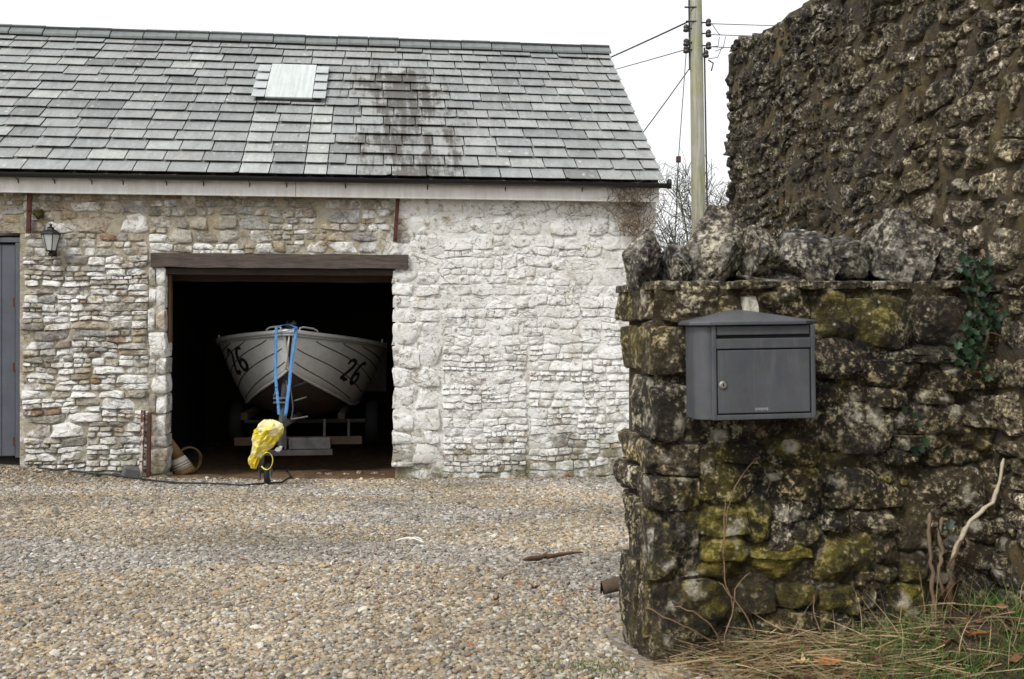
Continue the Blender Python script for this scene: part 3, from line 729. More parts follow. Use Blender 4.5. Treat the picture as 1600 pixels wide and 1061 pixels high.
MB().lathe([(.055, -.008), (.058, .0), (.058, .022), (.04, .03)], 16, (xe, gy, gz_), Matrix.Rotation(R(90), 3, 'Y')).build('end_cap', M_GUT, gut)
for px in (28, 85, 143, 192, 260, 318, 390, 448, 540, 668, 790, 910):
    xx = bx(px, 290, -.15); m = MB(); m.tube([(xx, -.13, gz_ - .1), (xx, -.15, gz_ - .06), (xx, gy, gz_ - .05), (xx, gy - .042, gz_ - .025), (xx, gy - .05, gz_)], .006, 6); m.build('gutter_bracket', M_GUT, gut)

# iron straps hanging below the fascia
M_RUST = simple('rusted_iron', (.075, .026, .016), .9, var=.5, scale=16, bump=.6, bd=.004)
for (pa, ya, pb, yb) in ((46, 293, 44, 364), (622, 306, 617, 378)):
    p, q = BF.hit(pa, ya, -.06), BF.hit(pb, yb, -.06); m = MB()
    rt = Matrix.Rotation(math.atan2(p.x - q.x, p.z - q.z), 3, 'Y')
    m.box((p + q) / 2, (.042, .012, (p - q).length), rt); m.box((p + q) / 2 + Vector((.017, .012, 0)), (.009, .024, (p - q).length * .98), rt)
    for u in (.1, .5, .92): m.lathe([(.013, 0), (.012, .008), (.004, .012)], 8, p + (q - p) * u + Vector((0, -.006, 0)), Matrix.Rotation(R(90), 3, 'X'))
    m.build('iron_strap', M_RUST, barn, fix=True)

# side door on the left
M_DOOR = simple('slate_blue_paint', (.075, .083, .10), .5, var=.3, scale=5, bump=.25)
dz0 = bz(10, 716); door = MB().box2((XD0 + .07, .085, dz0 + .01), (XD1 - .075, .10, ZD - .07)).build('door', M_DOOR, barn)
tag(door, 'blue grey boarded door')
x = XD1 - .08
while x - .14 > XD0 + .06:
    MB().box2((x - .137, .058, dz0 + .015), (x, .084, ZD - .075)).build('plank', M_DOOR, door, bevel=.006); x -= .14
for a, b in (((XD1 - .07, .03, dz0), (XD1 - .012, .11, ZD - .055)), ((XD0 + .012, .03, dz0), (XD0 + .065, .11, ZD - .055)), ((XD0 + .012, .028, ZD - .05), (XD1 - .012, .11, ZD))):
    MB().box2(a, b).build('door_frame', M_DOOR, door, bevel=.004)
for zz in (.45, 1.25, 1.95): MB().box2((XD1 - .10, .046, zz), (XD1 - .062, .058, zz + .09)).build('hinge', M_RUST, door, bevel=.003)
vs, fs, c, sz = stone([(XD0 - .12, ZD + .02), (XD1 + .02, ZD + .02), (XD1 + .03, ZD + .09), (XD0 - .12, ZD + .09)], .05, .25, .008, .008, 40, .02, 31.)
MB().add(vs, fs, (.35, .35, .5, 1)).build('door_lintel', M_BST, barn, smooth=True)
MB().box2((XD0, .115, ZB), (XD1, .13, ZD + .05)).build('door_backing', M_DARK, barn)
# moss clump on the wall above the lantern
vs, fs, c, sz = stone([(bx(52, 318), bz(52, 330)), (bx(68, 318), bz(68, 326)), (bx(72, 318), bz(60, 340)), (bx(60, 318), bz(60, 345))], .06, .02, .02, .03, 20, .25, 5., nf=30)
g = G('moss'); f = g.noise(60, 4, .7)
M_MOSS = g.done(g.ramp(f, [(.3, (.02, .017, .005)), (.7, (.10, .085, .02))]), .95, g.bump(f, 1., .03))
vp = MB(); vp.add(vs, fs); tag(vp.build('moss_clump', M_MOSS, None, smooth=True), 'dark dry moss clump on the barn wall above the lantern', 'moss')
o = bpy.data.objects['moss_clump']; o.location = BF.o; o.rotation_euler = (0, 0, TH)

# ------------------------------------------------------------------ low wall
M_BED = mat_field('earth_bedding', .0, .6, .2, .36)
def lx(px, py): q = LF.hit(px, py); return q.x, q.z
LT = 3.0                                               # its length runs on into the tall wall
TK = .42; ZC = lx(1180, 447)[1]
coreL = MB(); coreL.box2((.045, .045, -.3), (1.35, TK - .04, ZC - .02)); coreL.build('wall_core', M_SOIL, lowwall)
bed = MB(); bed.grid(lambda i, j: (.01 + i * .02, .002 - .03 * fbm(Vector((i * .16, 1, j * .16)), 4), -.3 + j * (ZC + .3) / 66), 67, 66); bed.build('earth_bedding', M_BED, lowwall, smooth=True)
LS = [  # outlines read off the photograph: x0 y0 x1 y1, lightness, mossiness
 (1010,448,1118,502,.62,.4),(1117,464,1154,500,.5,.5),(1158,466,1178,500,1.,.0),(1181,450,1273,502,.45,.5),(1275,458,1322,533,.35,.7),(1324,462,1436,541,.48,.75),(1436,466,1514,537,.2,.4),(1516,470,1562,540,.3,.4),
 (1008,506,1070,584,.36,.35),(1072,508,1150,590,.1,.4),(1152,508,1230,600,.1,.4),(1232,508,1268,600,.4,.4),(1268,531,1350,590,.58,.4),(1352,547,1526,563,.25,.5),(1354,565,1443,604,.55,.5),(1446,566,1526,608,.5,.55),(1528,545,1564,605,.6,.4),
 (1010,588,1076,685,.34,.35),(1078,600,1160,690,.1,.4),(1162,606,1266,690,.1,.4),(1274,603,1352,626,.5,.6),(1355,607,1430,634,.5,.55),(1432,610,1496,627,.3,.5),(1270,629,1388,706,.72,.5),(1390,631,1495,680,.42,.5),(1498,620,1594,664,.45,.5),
 (1392,682,1478,700,.3,.5),(1480,666,1578,702,.4,.5),(1002,692,1082,741,.62,.5),(1084,694,1112,780,.1,.5),(1114,694,1204,720,.1,.5),(1115,723,1204,780,.5,.5),(1206,690,1274,727,.45,.5),(1210,729,1286,782,.62,.5),(1300,716,1403,795,.66,.45),(1288,708,1298,780,.25,.4),(1381,703,1430,722,.4,.5),(1414,724,1528,808,.66,.35),(1432,704,1484,722,.3,.5),(1487,704,1522,724,.55,.5),(1530,708,1600,812,.6,.4),  # stones behind and below the mailbox tinted dark: its contact shadow painted in
 (1005,744,1080,792,.35,.5),(1012,797,1082,904,.5,.6),(1086,786,1162,832,.45,.95),(1166,784,1200,850,.45,.9),(1201,785,1233,853,.88,.4),(1235,778,1276,812,.45,.5),(1236,814,1276,850,.6,.55),(1288,798,1318,826,.3,.5),(1321,797,1394,837,.64,.5),(1396,810,1448,858,.42,.5),(1450,812,1512,850,.3,.5),(1514,812,1580,843,.35,.4),
 (1088,834,1162,872,.5,1.),(1164,852,1262,868,.35,.9),(1264,828,1365,912,.55,.75),(1366,840,1394,876,.35,.5),(1397,860,1447,907,.4,.5),(1450,852,1500,905,.25,.5),(1503,848,1568,884,.4,.5),(1570,840,1600,907,.5,.4),
 (1085,876,1162,899,.5,1.),(1165,870,1259,903,.55,.95),(1363,880,1396,905,.45,.6),(1334,896,1380,914,.6,.5),(1008,908,1152,1008,.42,.7),(1154,912,1206,952,.4,.6),(1208,912,1270,945,.45,.8),(1272,914,1347,952,.52,.85),(1349,916,1364,950,.6,.4),(1366,912,1458,956,.4,.7),(1460,910,1490,950,.2,.4),(1490,888,1556,946,.4,.4),(1558,908,1600,962,.4,.4),
 (1154,956,1270,990,.35,.6),(1272,956,1346,988,.32,.7),(1348,960,1440,1000,.3,.6),(1442,956,1520,1000,.25,.5),(1522,950,1600,1000,.3,.5),(1154,992,1300,1040,.3,.5),(1302,992,1480,1040,.3,.5)]
rl = random.Random(4); M_PALE = simple('pale_limestone', (.42, .40, .33), .9, var=.4, scale=25, bump=.5, bd=.01)
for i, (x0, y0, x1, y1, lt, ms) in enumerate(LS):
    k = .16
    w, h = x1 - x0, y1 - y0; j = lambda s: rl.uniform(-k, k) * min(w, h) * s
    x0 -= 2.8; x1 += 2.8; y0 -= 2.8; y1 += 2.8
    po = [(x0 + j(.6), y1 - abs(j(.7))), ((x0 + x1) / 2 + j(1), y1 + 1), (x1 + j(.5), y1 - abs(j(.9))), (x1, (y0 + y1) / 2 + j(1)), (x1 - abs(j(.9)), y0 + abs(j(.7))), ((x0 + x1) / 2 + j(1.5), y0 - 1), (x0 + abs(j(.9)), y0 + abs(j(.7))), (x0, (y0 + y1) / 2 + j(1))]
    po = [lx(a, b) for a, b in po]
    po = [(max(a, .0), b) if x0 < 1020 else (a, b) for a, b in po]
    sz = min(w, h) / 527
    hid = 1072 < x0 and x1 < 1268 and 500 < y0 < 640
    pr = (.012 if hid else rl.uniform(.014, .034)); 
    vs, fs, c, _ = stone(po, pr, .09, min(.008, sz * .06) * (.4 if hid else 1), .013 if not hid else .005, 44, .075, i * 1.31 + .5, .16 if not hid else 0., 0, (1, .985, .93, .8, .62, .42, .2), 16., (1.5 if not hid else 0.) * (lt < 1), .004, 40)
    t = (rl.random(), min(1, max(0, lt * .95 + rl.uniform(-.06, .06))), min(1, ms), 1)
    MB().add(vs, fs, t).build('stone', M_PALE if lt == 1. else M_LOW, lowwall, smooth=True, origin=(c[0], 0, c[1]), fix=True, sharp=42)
# small chips wedged between the big stones
for i in range(46):
    a, b = rl.uniform(1015, 1560), rl.uniform(520, 985); s = rl.uniform(6, 13)
    po = [lx(a + s * 1.5 * math.cos(q) * rl.uniform(.7, 1.2), b + s * .8 * math.sin(q) * rl.uniform(.7, 1.2)) for q in (0, .9, 1.9, 3, 4, 5.1)]
    if 1060 < a < 1290 and 480 < b < 670: continue
    vs, fs, c, _ = stone(po, .012, .05, .006, .006, 14, .1, 200 + i, .2, 1, (1, .85, .5))
    MB().add(vs, fs, (rl.random(), rl.uniform(.2, .7), rl.random(), 1)).build('pinning_stone', M_LOW, lowwall, smooth=True, origin=(c[0], 0, c[1]), fix=True, sharp=42)
# end of the wall, seen edge on: one or two through-stones to a bed
beds = [ZC, lx(1015, 506)[1], lx(1015, 588)[1], lx(1015, 690)[1], lx(1015, 743)[1], lx(1015, 796)[1], lx(1015, 906)[1], -.02, -.3]
for b in range(8):
    z1, z0 = beds[b], beds[b + 1]
    sp = [0, TK] if b in (2, 5) else [0, TK * rl.uniform(.4, .6), TK]
    for q in range(len(sp) - 1):
        a0_, a1_ = sp[q] + (.012 if q else -.02), sp[q + 1] - .004; d = .008
        po = [(a0_, z0 + d), (a1_, z0 + d), (a1_, z1 - d), (a0_, z1 - d)]
        vs, fs, c, _ = stone(po, rl.uniform(.006, .02), .12, .003, .014, 32, .06, 300 + b * 3 + q, .12, 0, (1, .98, .9, .72, .45, .2), 14., .6, .0, 40)
        vs = [(y + .024, x, z) for x, y, z in vs]
        MB().add(vs, fs, (rl.random(), rl.choice([.5, .7, .8]), rl.uniform(.2, .6), 1)).build('stone', M_LOW, lowwall, smooth=True, fix=True, sharp=42)
# flat slabs under the coping
xs_ = 0.
k = 0
slabs = [(985, 1062), (1064, 1128), (1130, 1215), (1217, 1290), (1291, 1360), (1362, 1428), (1430, 1520), (1522, 1600)]
for a, b in slabs:
    x0, z0 = lx(a, 452); x1, z1 = lx(b, 440); x0 = max(x0, .0)
    po = [(x0 + .004, z0), ((x0 + x1) / 2, z0 - .004), (x1 - .004, z0 + rl.uniform(0, .006)), (x1 - .004, z1), ((x0 + x1) / 2, z1 + .004), (x0 + .004, z1)]
    vs, fs, c, _ = stone(po, rl.uniform(.012, .042), TK - .02, .003, .010, 34, .09, 400 + a, .08, 0, (1, .8, .4), 14., .5)
    MB().add(vs, fs, (.3, rl.uniform(.2, .9), .3, 1)).build('slab', M_LOW, lowwall, smooth=True, fix=True, sharp=42)
MB().box2((.02, .0, ZC - .015), (1.36, TK - .02, ZC + .012)).build('slab_bed', M_SOIL, lowwall)
# upright coping stones
def rock(c, d, seed, e=2.8, amp=.16, rot=None, sub=4, lean=0.):
    bm = bmesh.new(); bmesh.ops.create_icosphere(bm, subdivisions=sub, radius=1)
    rs = random.Random(seed); cuts = []
    for _ in range(20):
        n = Vector((rs.gauss(0, 1), rs.gauss(0, 1), rs.gauss(0, 1))).normalized(); cuts.append((n, rs.uniform(.52, .88)))
    for v in bm.verts:
        p = v.co.copy(); l = (abs(p.x) ** e + abs(p.y) ** e + abs(p.z) ** e) ** (1 / e); p = p / l * .95
        for n, k in cuts:
            q = p.dot(n)
            if q > k: p -= n * (q - k) * .95
        s = Vector((seed * 3.1, seed * 1.7, seed)); p *= 1 + amp * fbm(p * 1.3 + s, 3) + .09 * fbm(p * 3.5 + s, 4) + .04 * fbm(p * 12 + s, 3)
        p = Vector((p.x * d[0] / 2, p.y * d[1] / 2, p.z * d[2] / 2))
        if rot: p = rot @ p
        p.x += lean * p.z; v.co = p + Vector(c)
    vs = [tuple(v.co) for v in bm.verts]; fs = [tuple(v.index for v in f.verts) for f in bm.faces]; bm.free(); return vs, fs
cops = [(990,1060,360,444,.75,0.),(1058,1108,372,442,.62,.1),(1096,1184,326,440,.8,.18),(1178,1244,338,438,.75,-.12),(1240,1328,348,444,.72,-.1),(1320,1396,360,440,.55,.1),(1388,1486,326,442,.8,.12),(1480,1536,358,440,.6,-.1),(1530,1600,372,446,.5,0.),(1180,1300,420,446,.3,0.)]
for i, (a, b, t, u, lt, ln) in enumerate(cops):
    x0, z1 = lx(a, t); x1, z0 = lx(b, u); z0 = max(z0, ZC + .0)
    x0 = max(x0, -.03)
    vs, fs = rock(((x0 + x1) / 2, .15 + rl.uniform(-.02, .03), (z0 + z1) / 2 - .005), ((x1 - x0) * 1.3, rl.uniform(.26, .34), (z1 - z0) * 1.38), 50 + i, 5., .12, Matrix.Rotation(ln * 1.2, 3, 'Y'), 5)
    MB().add(vs, fs, (rl.random() * .5, lt * .9, rl.uniform(.1, .45), 1)).build('coping_stone', M_COP, lowwall, smooth=True, sharp=32)
for i in range(7):                                    # the back row of the coping
    x = .14 + i * .19; vs, fs = rock((x, .31, ZC + .06), (.2, .2, .15), 80 + i, 3.2, .2)
    MB().add(vs, fs, (rl.random() * .5, .5, .3, 1)).build('coping_stone', M_COP, lowwall, smooth=True, sharp=32)

# ------------------------------------------------------------------ tall wall
TL = 5.2; THT = 1.40 + 1.2
tw = MB(); st = .045
def topz(x): return THT + .03 * nz(x * 3.1, 2.) + .015 * nz(x * 9, 5.)
nv_ = int((THT + .3) / st)
tw.grid(lambda i, j: (i * st, -.002 - .02 * fbm(Vector((i * st * 6, 3, j * st * 6)), 4) - .02 * nz(i * st * 23, j * st * 23), min(-.3 + j * st, topz(i * st))), int(TL / st), nv_)
twf = tw.build('wall_face', M_OCH, tallwall, smooth=True)
cr = MB(); cr.box2((.02, .03, -.3), (TL, .62, THT - .05)); cr.build('wall_core', M_OCH, tallwall)
tst = []
for c in rubble(0, .75, 2.6, THT - .01, .082, 1.15, 31, mac=(.22, .5), ch=(.14, .3)): tst.append(c)
for c in rubble(1.72, .1, 2.6, .75, .09, 1.9, 32, mac=(.3, .6), ch=(.14, .22)): tst.append(c)
rt = random.Random(8); big = []
for i, c in enumerate(tst):
    x, y = TF.px(((c[0] + c[2]) / 2, 0, (c[1] + c[3]) / 2)); v = 1130 < x < 1680 and y < 460
    big.append(((c[2] - c[0]) * (c[3] - c[1]) * (1 if v else .01) / max(1., (5.3 - c[0])) ** 2, c, i))
big.sort(key=lambda q: -q[0]); smallt = MB()
for k, (a, c, i) in enumerate(big):
    po = cell_poly(c, .010, .07, 8., rt, .34); 
    vs, fs, cc, _ = stone(po, rt.uniform(.004, .022), .08, .001, .017, 26, .16, i * 1.13, .20, 0, (1, .95, .82, .62, .4, .18), 24., 1.0, .0, 40)
    xx, zz = cc; t = (min(1, max(0, .15 + .28 * xx + rt.uniform(-.25, .25) - .12 * (zz - 1.2))), min(1, max(0, rt.gauss(.24, .12) + .2 * xx)), rt.random(), 1)
    if k < 298: MB().add(vs, fs, t).build('stone', M_TALL, tallwall, smooth=True, origin=(cc[0], 0, cc[1]), fix=True, sharp=30)
    else: smallt.add(vs, fs, t)
if smallt.v: tag(smallt.build('small_stones', M_TALL, tallwall, smooth=True, sharp=30), kind='stuff')
print('tall', len(tst))
# rough stones along the top edge and up the far corner
x = 0.; i = 0
while x < 3.2:
    w = rt.uniform(.14, .3); vs, fs = rock((x + w / 2, .16, topz(x + w / 2) - .04), (w * 1.1, .36, rt.uniform(.06, .09)), 500 + i, 6., .06, None, 4)
    MB().add(vs, fs, (rt.random() * .6, rt.uniform(.2, .5), .3, 1)).build('top_stone', M_TALL, tallwall, smooth=True, sharp=32); x += w; i += 1
z = .3
while z < THT - .05:
    h = rt.uniform(.1, .22); vs, fs = rock((.135, .155, z + h / 2), (.28, .32, h * 1.15), 600 + int(z * 100), 8., .05, None, 4)
    MB().add(vs, fs, (rt.random() * .4, .6 if 1.1 < z < 1.45 else rt.uniform(.3, .5), .2, 1)).build('corner_stone', M_TALL, tallwall, smooth=True, sharp=32); z += h
#PART3
# ------------------------------------------------------------------ mailbox on the low wall
M_MB = None
g = G('mailbox_paint'); L = g.obj(); n = g.noise(420, 3, .6, L); d = g.noise(7, 5, .65, L)
gm_ = g.ma('MULTIPLY', g.mr(g.noise(16, 4, .6, g.mapv(L, (1, 1, .55), (.31, 0, .2))), .54, .68), .35)
c_ = g.mix(g.mr(d, .3, .7), (.062, .065, .078), (.098, .102, .114)); c_ = g.mix(gm_, c_, (.060, .085, .030)); c_ = g.mix(g.ma('MULTIPLY', g.mr(g.noise(1., 5, .7, g.mapv(L, (40, 40, 4))), .52, .68), .35), c_, (.16, .16, .16))
M_MB = g.done(c_, .48, g.bump(n, .12, .002))
mbw, mbd, mbh = .340, .112, .262
q0 = LF.hit(1180, 655, -.16); mbx = LF.hit(1186, 580, -.16)
mc = LF.w((mbx.x, -.045, q0.z))
mb = thing('mailbox', mc, LF.rz + R(1.0), 'grey metal mailbox with hipped lid and lock, fixed to the mossy wall', 'mailbox')
mb.rotation_euler = (0, R(-.8), LF.rz - R(2.5))
hw = mbw / 2; ch_ = .03
plan = [(-hw, 0), (-hw, -mbd + ch_), (-hw + ch_ * .8, -mbd), (hw - ch_ * .8, -mbd), (hw, -mbd + ch_), (hw, 0)]
plan = []
for sx in (-1, 1):
    arc = [(sx * (hw - .042 + .042 * math.sin(a)), -(mbd - .042) - .042 * math.cos(a)) for a in [R(90) * i / 6 for i in range(7)]]
    plan += ([(-hw, 0)] + arc[::-1]) if sx < 0 else (arc + [(hw, 0)])
MB().prism(plan, lambda p: (p[0], p[1], 0), lambda p: (p[0], p[1], mbh)).build('body', M_MB, mb, fix=True, bevel=.003)
fy = -mbd; fx0, fx1 = -hw + .052, hw - .014
fr = MB()                                                # raised frame round door and slot
for a, b in (((fx0 - .012, 0), (fx0, mbh)), ((fx1, 0), (fx1 + .012, mbh)), ((fx0 + .0002, 0), (fx1 - .0002, .014)), ((fx0 + .0002, .198), (fx1 - .0002, .226))):
    fr.box2((a[0], fy - .012, a[1]), (b[0], fy + .004, b[1]))
fr.build('front_frame', M_MB, mb, bevel=.002)
dk = simple('slot_dark', (.004, .004, .005), .9)
MB().box2((fx0, fy - .002, .014), (fx1, fy + .001, .198)).build('door_gap', dk, mb)
dr = MB().box2((fx0 + .004, fy - .010, .018), (fx1 - .004, fy - .0022, .194)).build('door', M_MB, mb, bevel=.002)
MB().box2((fx0, fy - .002, .226), (fx1, fy + .001, mbh)).build('slot', dk, mb)
MB().box2((fx0 + .003, fy - .008, .236), (fx1 - .003, fy - .0025, mbh - .001)).build('slot_flap', M_MB, mb, bevel=.002)
M_CHR = simple('lock_metal', (.62, .58, .52), .28, 1., var=.1)
lk = MB().lathe([(.0118, 0), (.0118, .002), (.0100, .0045), (.0085, .005)], 24, (fx0 + .018, fy - .0100, .098), Matrix.Rotation(R(90), 3, 'X')).build('lock', M_CHR, dr, smooth=False)
MB().box2((fx0 + .0165, fy - .0165, .094), (fx0 + .0195, fy - .0149, .102)).build('keyhole', dk, dr)
lid = MB(); lw_, ld, lz = hw + .014, mbd + .022, mbh + .002; ap = (-.012, .03, lz + .047)
vs = [(-lw_, .03, lz), (-lw_, -ld + .036, lz), (-lw_ + .045, -ld, lz), (lw_ - .045, -ld, lz), (lw_, -ld + .036, lz), (lw_, .03, lz)]
vs2 = [(x, y, z + .010) for x, y, z in vs]
lid.add(vs + vs2 + [ap], [(5, 4, 3, 2, 1, 0)] + [(i, i + 1, i + 7, i + 6) for i in range(5)] + [(6 + i, 7 + i, 12) for i in range(5)] + [(5, 0, 6, 12, 11)])
lid.build('lid', M_MB, mb, fix=True, bevel=.002)
M_PRINT = simple('pale_print', (.26, .27, .30), .6)
mk = MB()                                                # the maker's mark, too small to read: a row of short pale strokes
for k in range(7): mk.box((-.006 + k * .0055, fy - .0103, .0285 + (.0008 if k % 3 else 0)), (.0036, .0006, .0062 if k % 3 else .0078))
mk.build('maker_mark', M_PRINT, dr)

# ------------------------------------------------------------------ wall lantern
lp = BF.hit(79, 400, -.13)
lan = thing('wall_lantern', BF.w((lp.x, -.125, lp.z)), TH, 'black six sided glass wall lantern beside the blue grey door', 'lantern'); lan.scale = (.88, .95, .88)
M_BLK = simple('lantern_metal', (.012, .013, .014), .5, .0, var=.4, bump=.2)
MB().lathe([(.018, 0), (.03, .012), (.034, .03), (.018, .045), (.03, .055), (.056, .06), (.062, .068)], 6).build('base', M_BLK, lan)
MB().lathe([(.118, .255), (.122, .262), (.10, .285), (.062, .315), (.045, .318), (.04, .335), (.045, .342), (.024, .352), (.012, .362), (.020, .376), (.012, .39), (.004, .396)], 6).build('cap', M_BLK, lan)
for k in range(6):
    a = 2 * math.pi * k / 6
    p0, p1 = Vector((.058 * math.cos(a), .058 * math.sin(a), .066)), Vector((.108 * math.cos(a), .108 * math.sin(a), .257))
    MB().tube([p0, p1], .006, 5).build('bar', M_BLK, lan)
    b = 2 * math.pi * (k + 1) / 6; q0_, q1_ = Vector((.056 * math.cos(b), .056 * math.sin(b), .066)), Vector((.105 * math.cos(b), .105 * math.sin(b), .257))
    if k == 0:
        g = G('dusty_glass'); M_GLASS = g.done((.75, .78, .76), .2, None, 0., Alpha=.45)
    MB().add([p0 * .985, q0_, q1_, p1 * .985], [(0, 1, 2, 3)]).build('pane', M_GLASS, lan, solid=.003)
MB().lathe([(.014, .07), (.014, .10), (.022, .115), (.032, .15), (.028, .18), (.012, .2)], 12).build('bulb', simple('bulb_white', (.75, .74, .68), .3), lan, smooth=True)
MB().tube([(0, 0, .02), (0, .05, .0), (0, .11, .03)], .011, 8).add(*(lambda m: (m.v, m.f))(MB().box2((-.03, .105, -.03), (.03, .125, .09)))).build('bracket', M_BLK, lan)

# ------------------------------------------------------------------ boat
BO = at(449, 500, 11.55); BTH = R(7.4); BB = -1.36
boat = thing('boat', (BO.x, BO.y, BB), BTH, 'white motor boat on its trailer inside the dark doorway, bow outwards', 'boat', rot=(0, R(1.6), BTH))
def bw(t): return .045 + 1.10 * (1 - (1 - min(t / 2.2, 1)) ** 2.3)
def bzg(t): return -.075 - .26 * (min(t, 2.6) / 2.6) ** .85 - BB
def bc(t): return .80 * (1 - (1 - min(max(t, 0) / 2.6, 1)) ** 2)
def bzc(t): return -.53 - .58 * (min(t, 1.7) / 1.7) ** .76 - BB
def bzk(t): return -.535 - .81 * (min(t, 1.8) / 1.8) ** .6 - BB
def hull(t, v, s, off=0.):
    """v: 0 chine, 1 gunwale; s: -1 / 1"""
    x = bc(t) + (bw(t) - bc(t)) * v + .03 * math.sin(math.pi * v) * min(1, t * 2); z = bzc(t) + (bzg(t) - bzc(t)) * v
    return .955 * Vector((s * (x + off), -.16 * v * (1 - min(t / .7, 1)) + t, z + off * .25))
TS = [0, .03, .07, .12, .2, .3, .42, .56, .72, .9, 1.1, 1.35, 1.6, 1.9, 2.2, 2.6, 3.2, 3.8, 4.2]
g = G('boat_gelcoat'); L = g.obj(); n = g.noise(6, 6, .7, L); n2 = g.noise(40, 4, .7, L)
M_GEL = g.done(g.mix(g.mr(g.ma('ADD', g.ma('MULTIPLY', n, .6), g.ma('MULTIPLY', n2, .4)), .35, .65), (.54, .545, .525), (.74, .745, .72)), .38, g.bump(n2, .08, .004))
M_BOT = simple('unlit_bottom', (.07, .055, .045), .7, var=.4, scale=5)  # dark colour paints the unlit underside of the hull
hm = MB()
for s in (-1, 1): hm.grid(lambda i, j: hull(TS[i], j / 8, s), len(TS) - 1, 8)
hm.grid(lambda i, j: (bw(4.2) * (-1 + 2 * i / 6), 4.2, bzc(4.2) + (bzg(4.2) - bzc(4.2)) * j), 6, 1)
hl = hm.build('hull', M_GEL, boat, smooth=True, fix=False, solid=.012)
bm2 = MB()
for s in (-1, 1):
    bm2.grid(lambda i, j: Vector((s * bc(TS[i]) * (1 - j / 4), TS[i] + .0, bzc(TS[i]) + (bzk(TS[i]) - bzc(TS[i])) * (j / 4) ** .9)), len(TS) - 1, 4)
bm2.build('hull_bottom', M_BOT, boat, smooth=True, solid=.01)
for s in (-1, 1):
    MB().tube([hull(t, 0, s, .012) for t in TS[:16]], .016, 6).build('chine_rail', M_GEL, boat, smooth=True)
    MB().tube([Vector((s * bc(t) * .5, t + .01, (bzc(t) + bzk(t)) / 2 - .01)) for t in TS[4:16]], .012, 6).build('spray_rail', M_BOT, boat, smooth=True)
gw = MB(); pts = [hull(t, 1, -1, .012) for t in TS[::-1]] + [hull(t, 1, 1, .012) for t in TS]
gw.tube(pts, .034, 10, sq=.8); gw.build('gunwale', M_GEL, boat, smooth=True)
gw = MB(); gw.tube([p + Vector((0, -.012 if abs(p.x) < .3 else 0, -.04)) for p in pts], .014, 8); gw.build('rubbing_strake', simple('strake_grey', (.36, .36, .34), .5), boat, smooth=True)
dk_ = MB(); dk_.add(*(lambda A: (A, [(2 * i, 2 * i + 1, 2 * i + 3, 2 * i + 2) for i in range(len(A) // 2 - 1)]))([q for t in TS[:13] for q in (hull(t, 1, -1) + Vector((0, 0, .01)), hull(t, 1, 1) + Vector((0, 0, .01)))])); dk_.build('foredeck', M_GEL, boat, smooth=True)
M_LINE = simple('moulded_line', (.11, .10, .085), .6)
for s in (-1, 1):
    for (t0, v0, t1, v1) in ((.05, .26, 1.5, .07), (.06, .60, 1.9, .22), (.25, .86, 2.2, .40), (.62, .90, 2.4, .58), (1.0, .91, 2.5, .74)):
        MB().tube([hull(t0 + (t1 - t0) * (i / 14) ** 1.25, v0 + (v1 - v0) * (i / 14) ** .8, s, .002) for i in range(15)], .010, 5).build('moulded_strake', M_LINE, boat, smooth=True)
MB().tube([hull(0, v, 1, -.04) + Vector((0, -.012, 0)) for v in (0, .3, .6, .95)], .012, 6).build('stem_band', M_GEL, boat, smooth=True)
# the painted number 26
M_NUM = simple('black_number', (.008, .008, .009), .5)
def glyph(strokes, s, t0, t1, v0, v1, wd):
    m = MB()
    def P(u, w):
        tt = t0 + (t1 - t0) * (u if s > 0 else 1 - u); return hull(tt, v0 + (v1 - v0) * (w + 0.0), s, .012)
    for ln in strokes:
        A = []; ln = [tuple(ln[k][c] + (ln[k + 1][c] - ln[k][c]) * f / 3 for c in range(3)) for k in range(len(ln) - 1) for f in range(3)] + [ln[-1]]
        for i, (u, w, k) in enumerate(ln):
            a, b = ln[max(0, i - 1)], ln[min(len(ln) - 1, i + 1)]; dx, dy = b[0] - a[0], b[1] - a[1]; l = math.hypot(dx, dy) or 1
            nx_, ny_ = -dy / l * wd * k, dx / l * wd * k * 1.1; A += [P(u + nx_, w + ny_), P(u - nx_, w - ny_)]
        m.add(A, [(2 * i, 2 * i + 1, 2 * i + 3, 2 * i + 2) for i in range(len(ln) - 1)])
    return m
two = [[(.02, .74, .7), (.05, .9, 1.), (.16, 1.0, 1.1), (.30, .96, 1.1), (.36, .82, 1.2), (.32, .66, 1.2), (.20, .42, 1.1), (.06, .16, 1.), (.02, .05, 1.)], [(.02, .05, 1.), (.14, .10, 1.3), (.26, .06, 1.3), (.40, .10, .7)]]
six = [[(.98, .90, .7), (.90, .99, 1.), (.78, .96, 1.1), (.66, .78, 1.2), (.60, .50, 1.3), (.60, .24, 1.3), (.68, .06, 1.1), (.80, .02, 1.), (.92, .10, 1.2), (.97, .26, 1.2), (.92, .42, 1.1), (.80, .50, 1.), (.68, .42, .9), (.62, .30, .8)]]
glyph(two + six, 1, .86, 1.32, .26, .64, .06).build('number', M_NUM, boat, solid=.002)
glyph(two + six, -1, .76, 1.26, .38, .80, .06).build('number', M_NUM, boat, solid=.002)
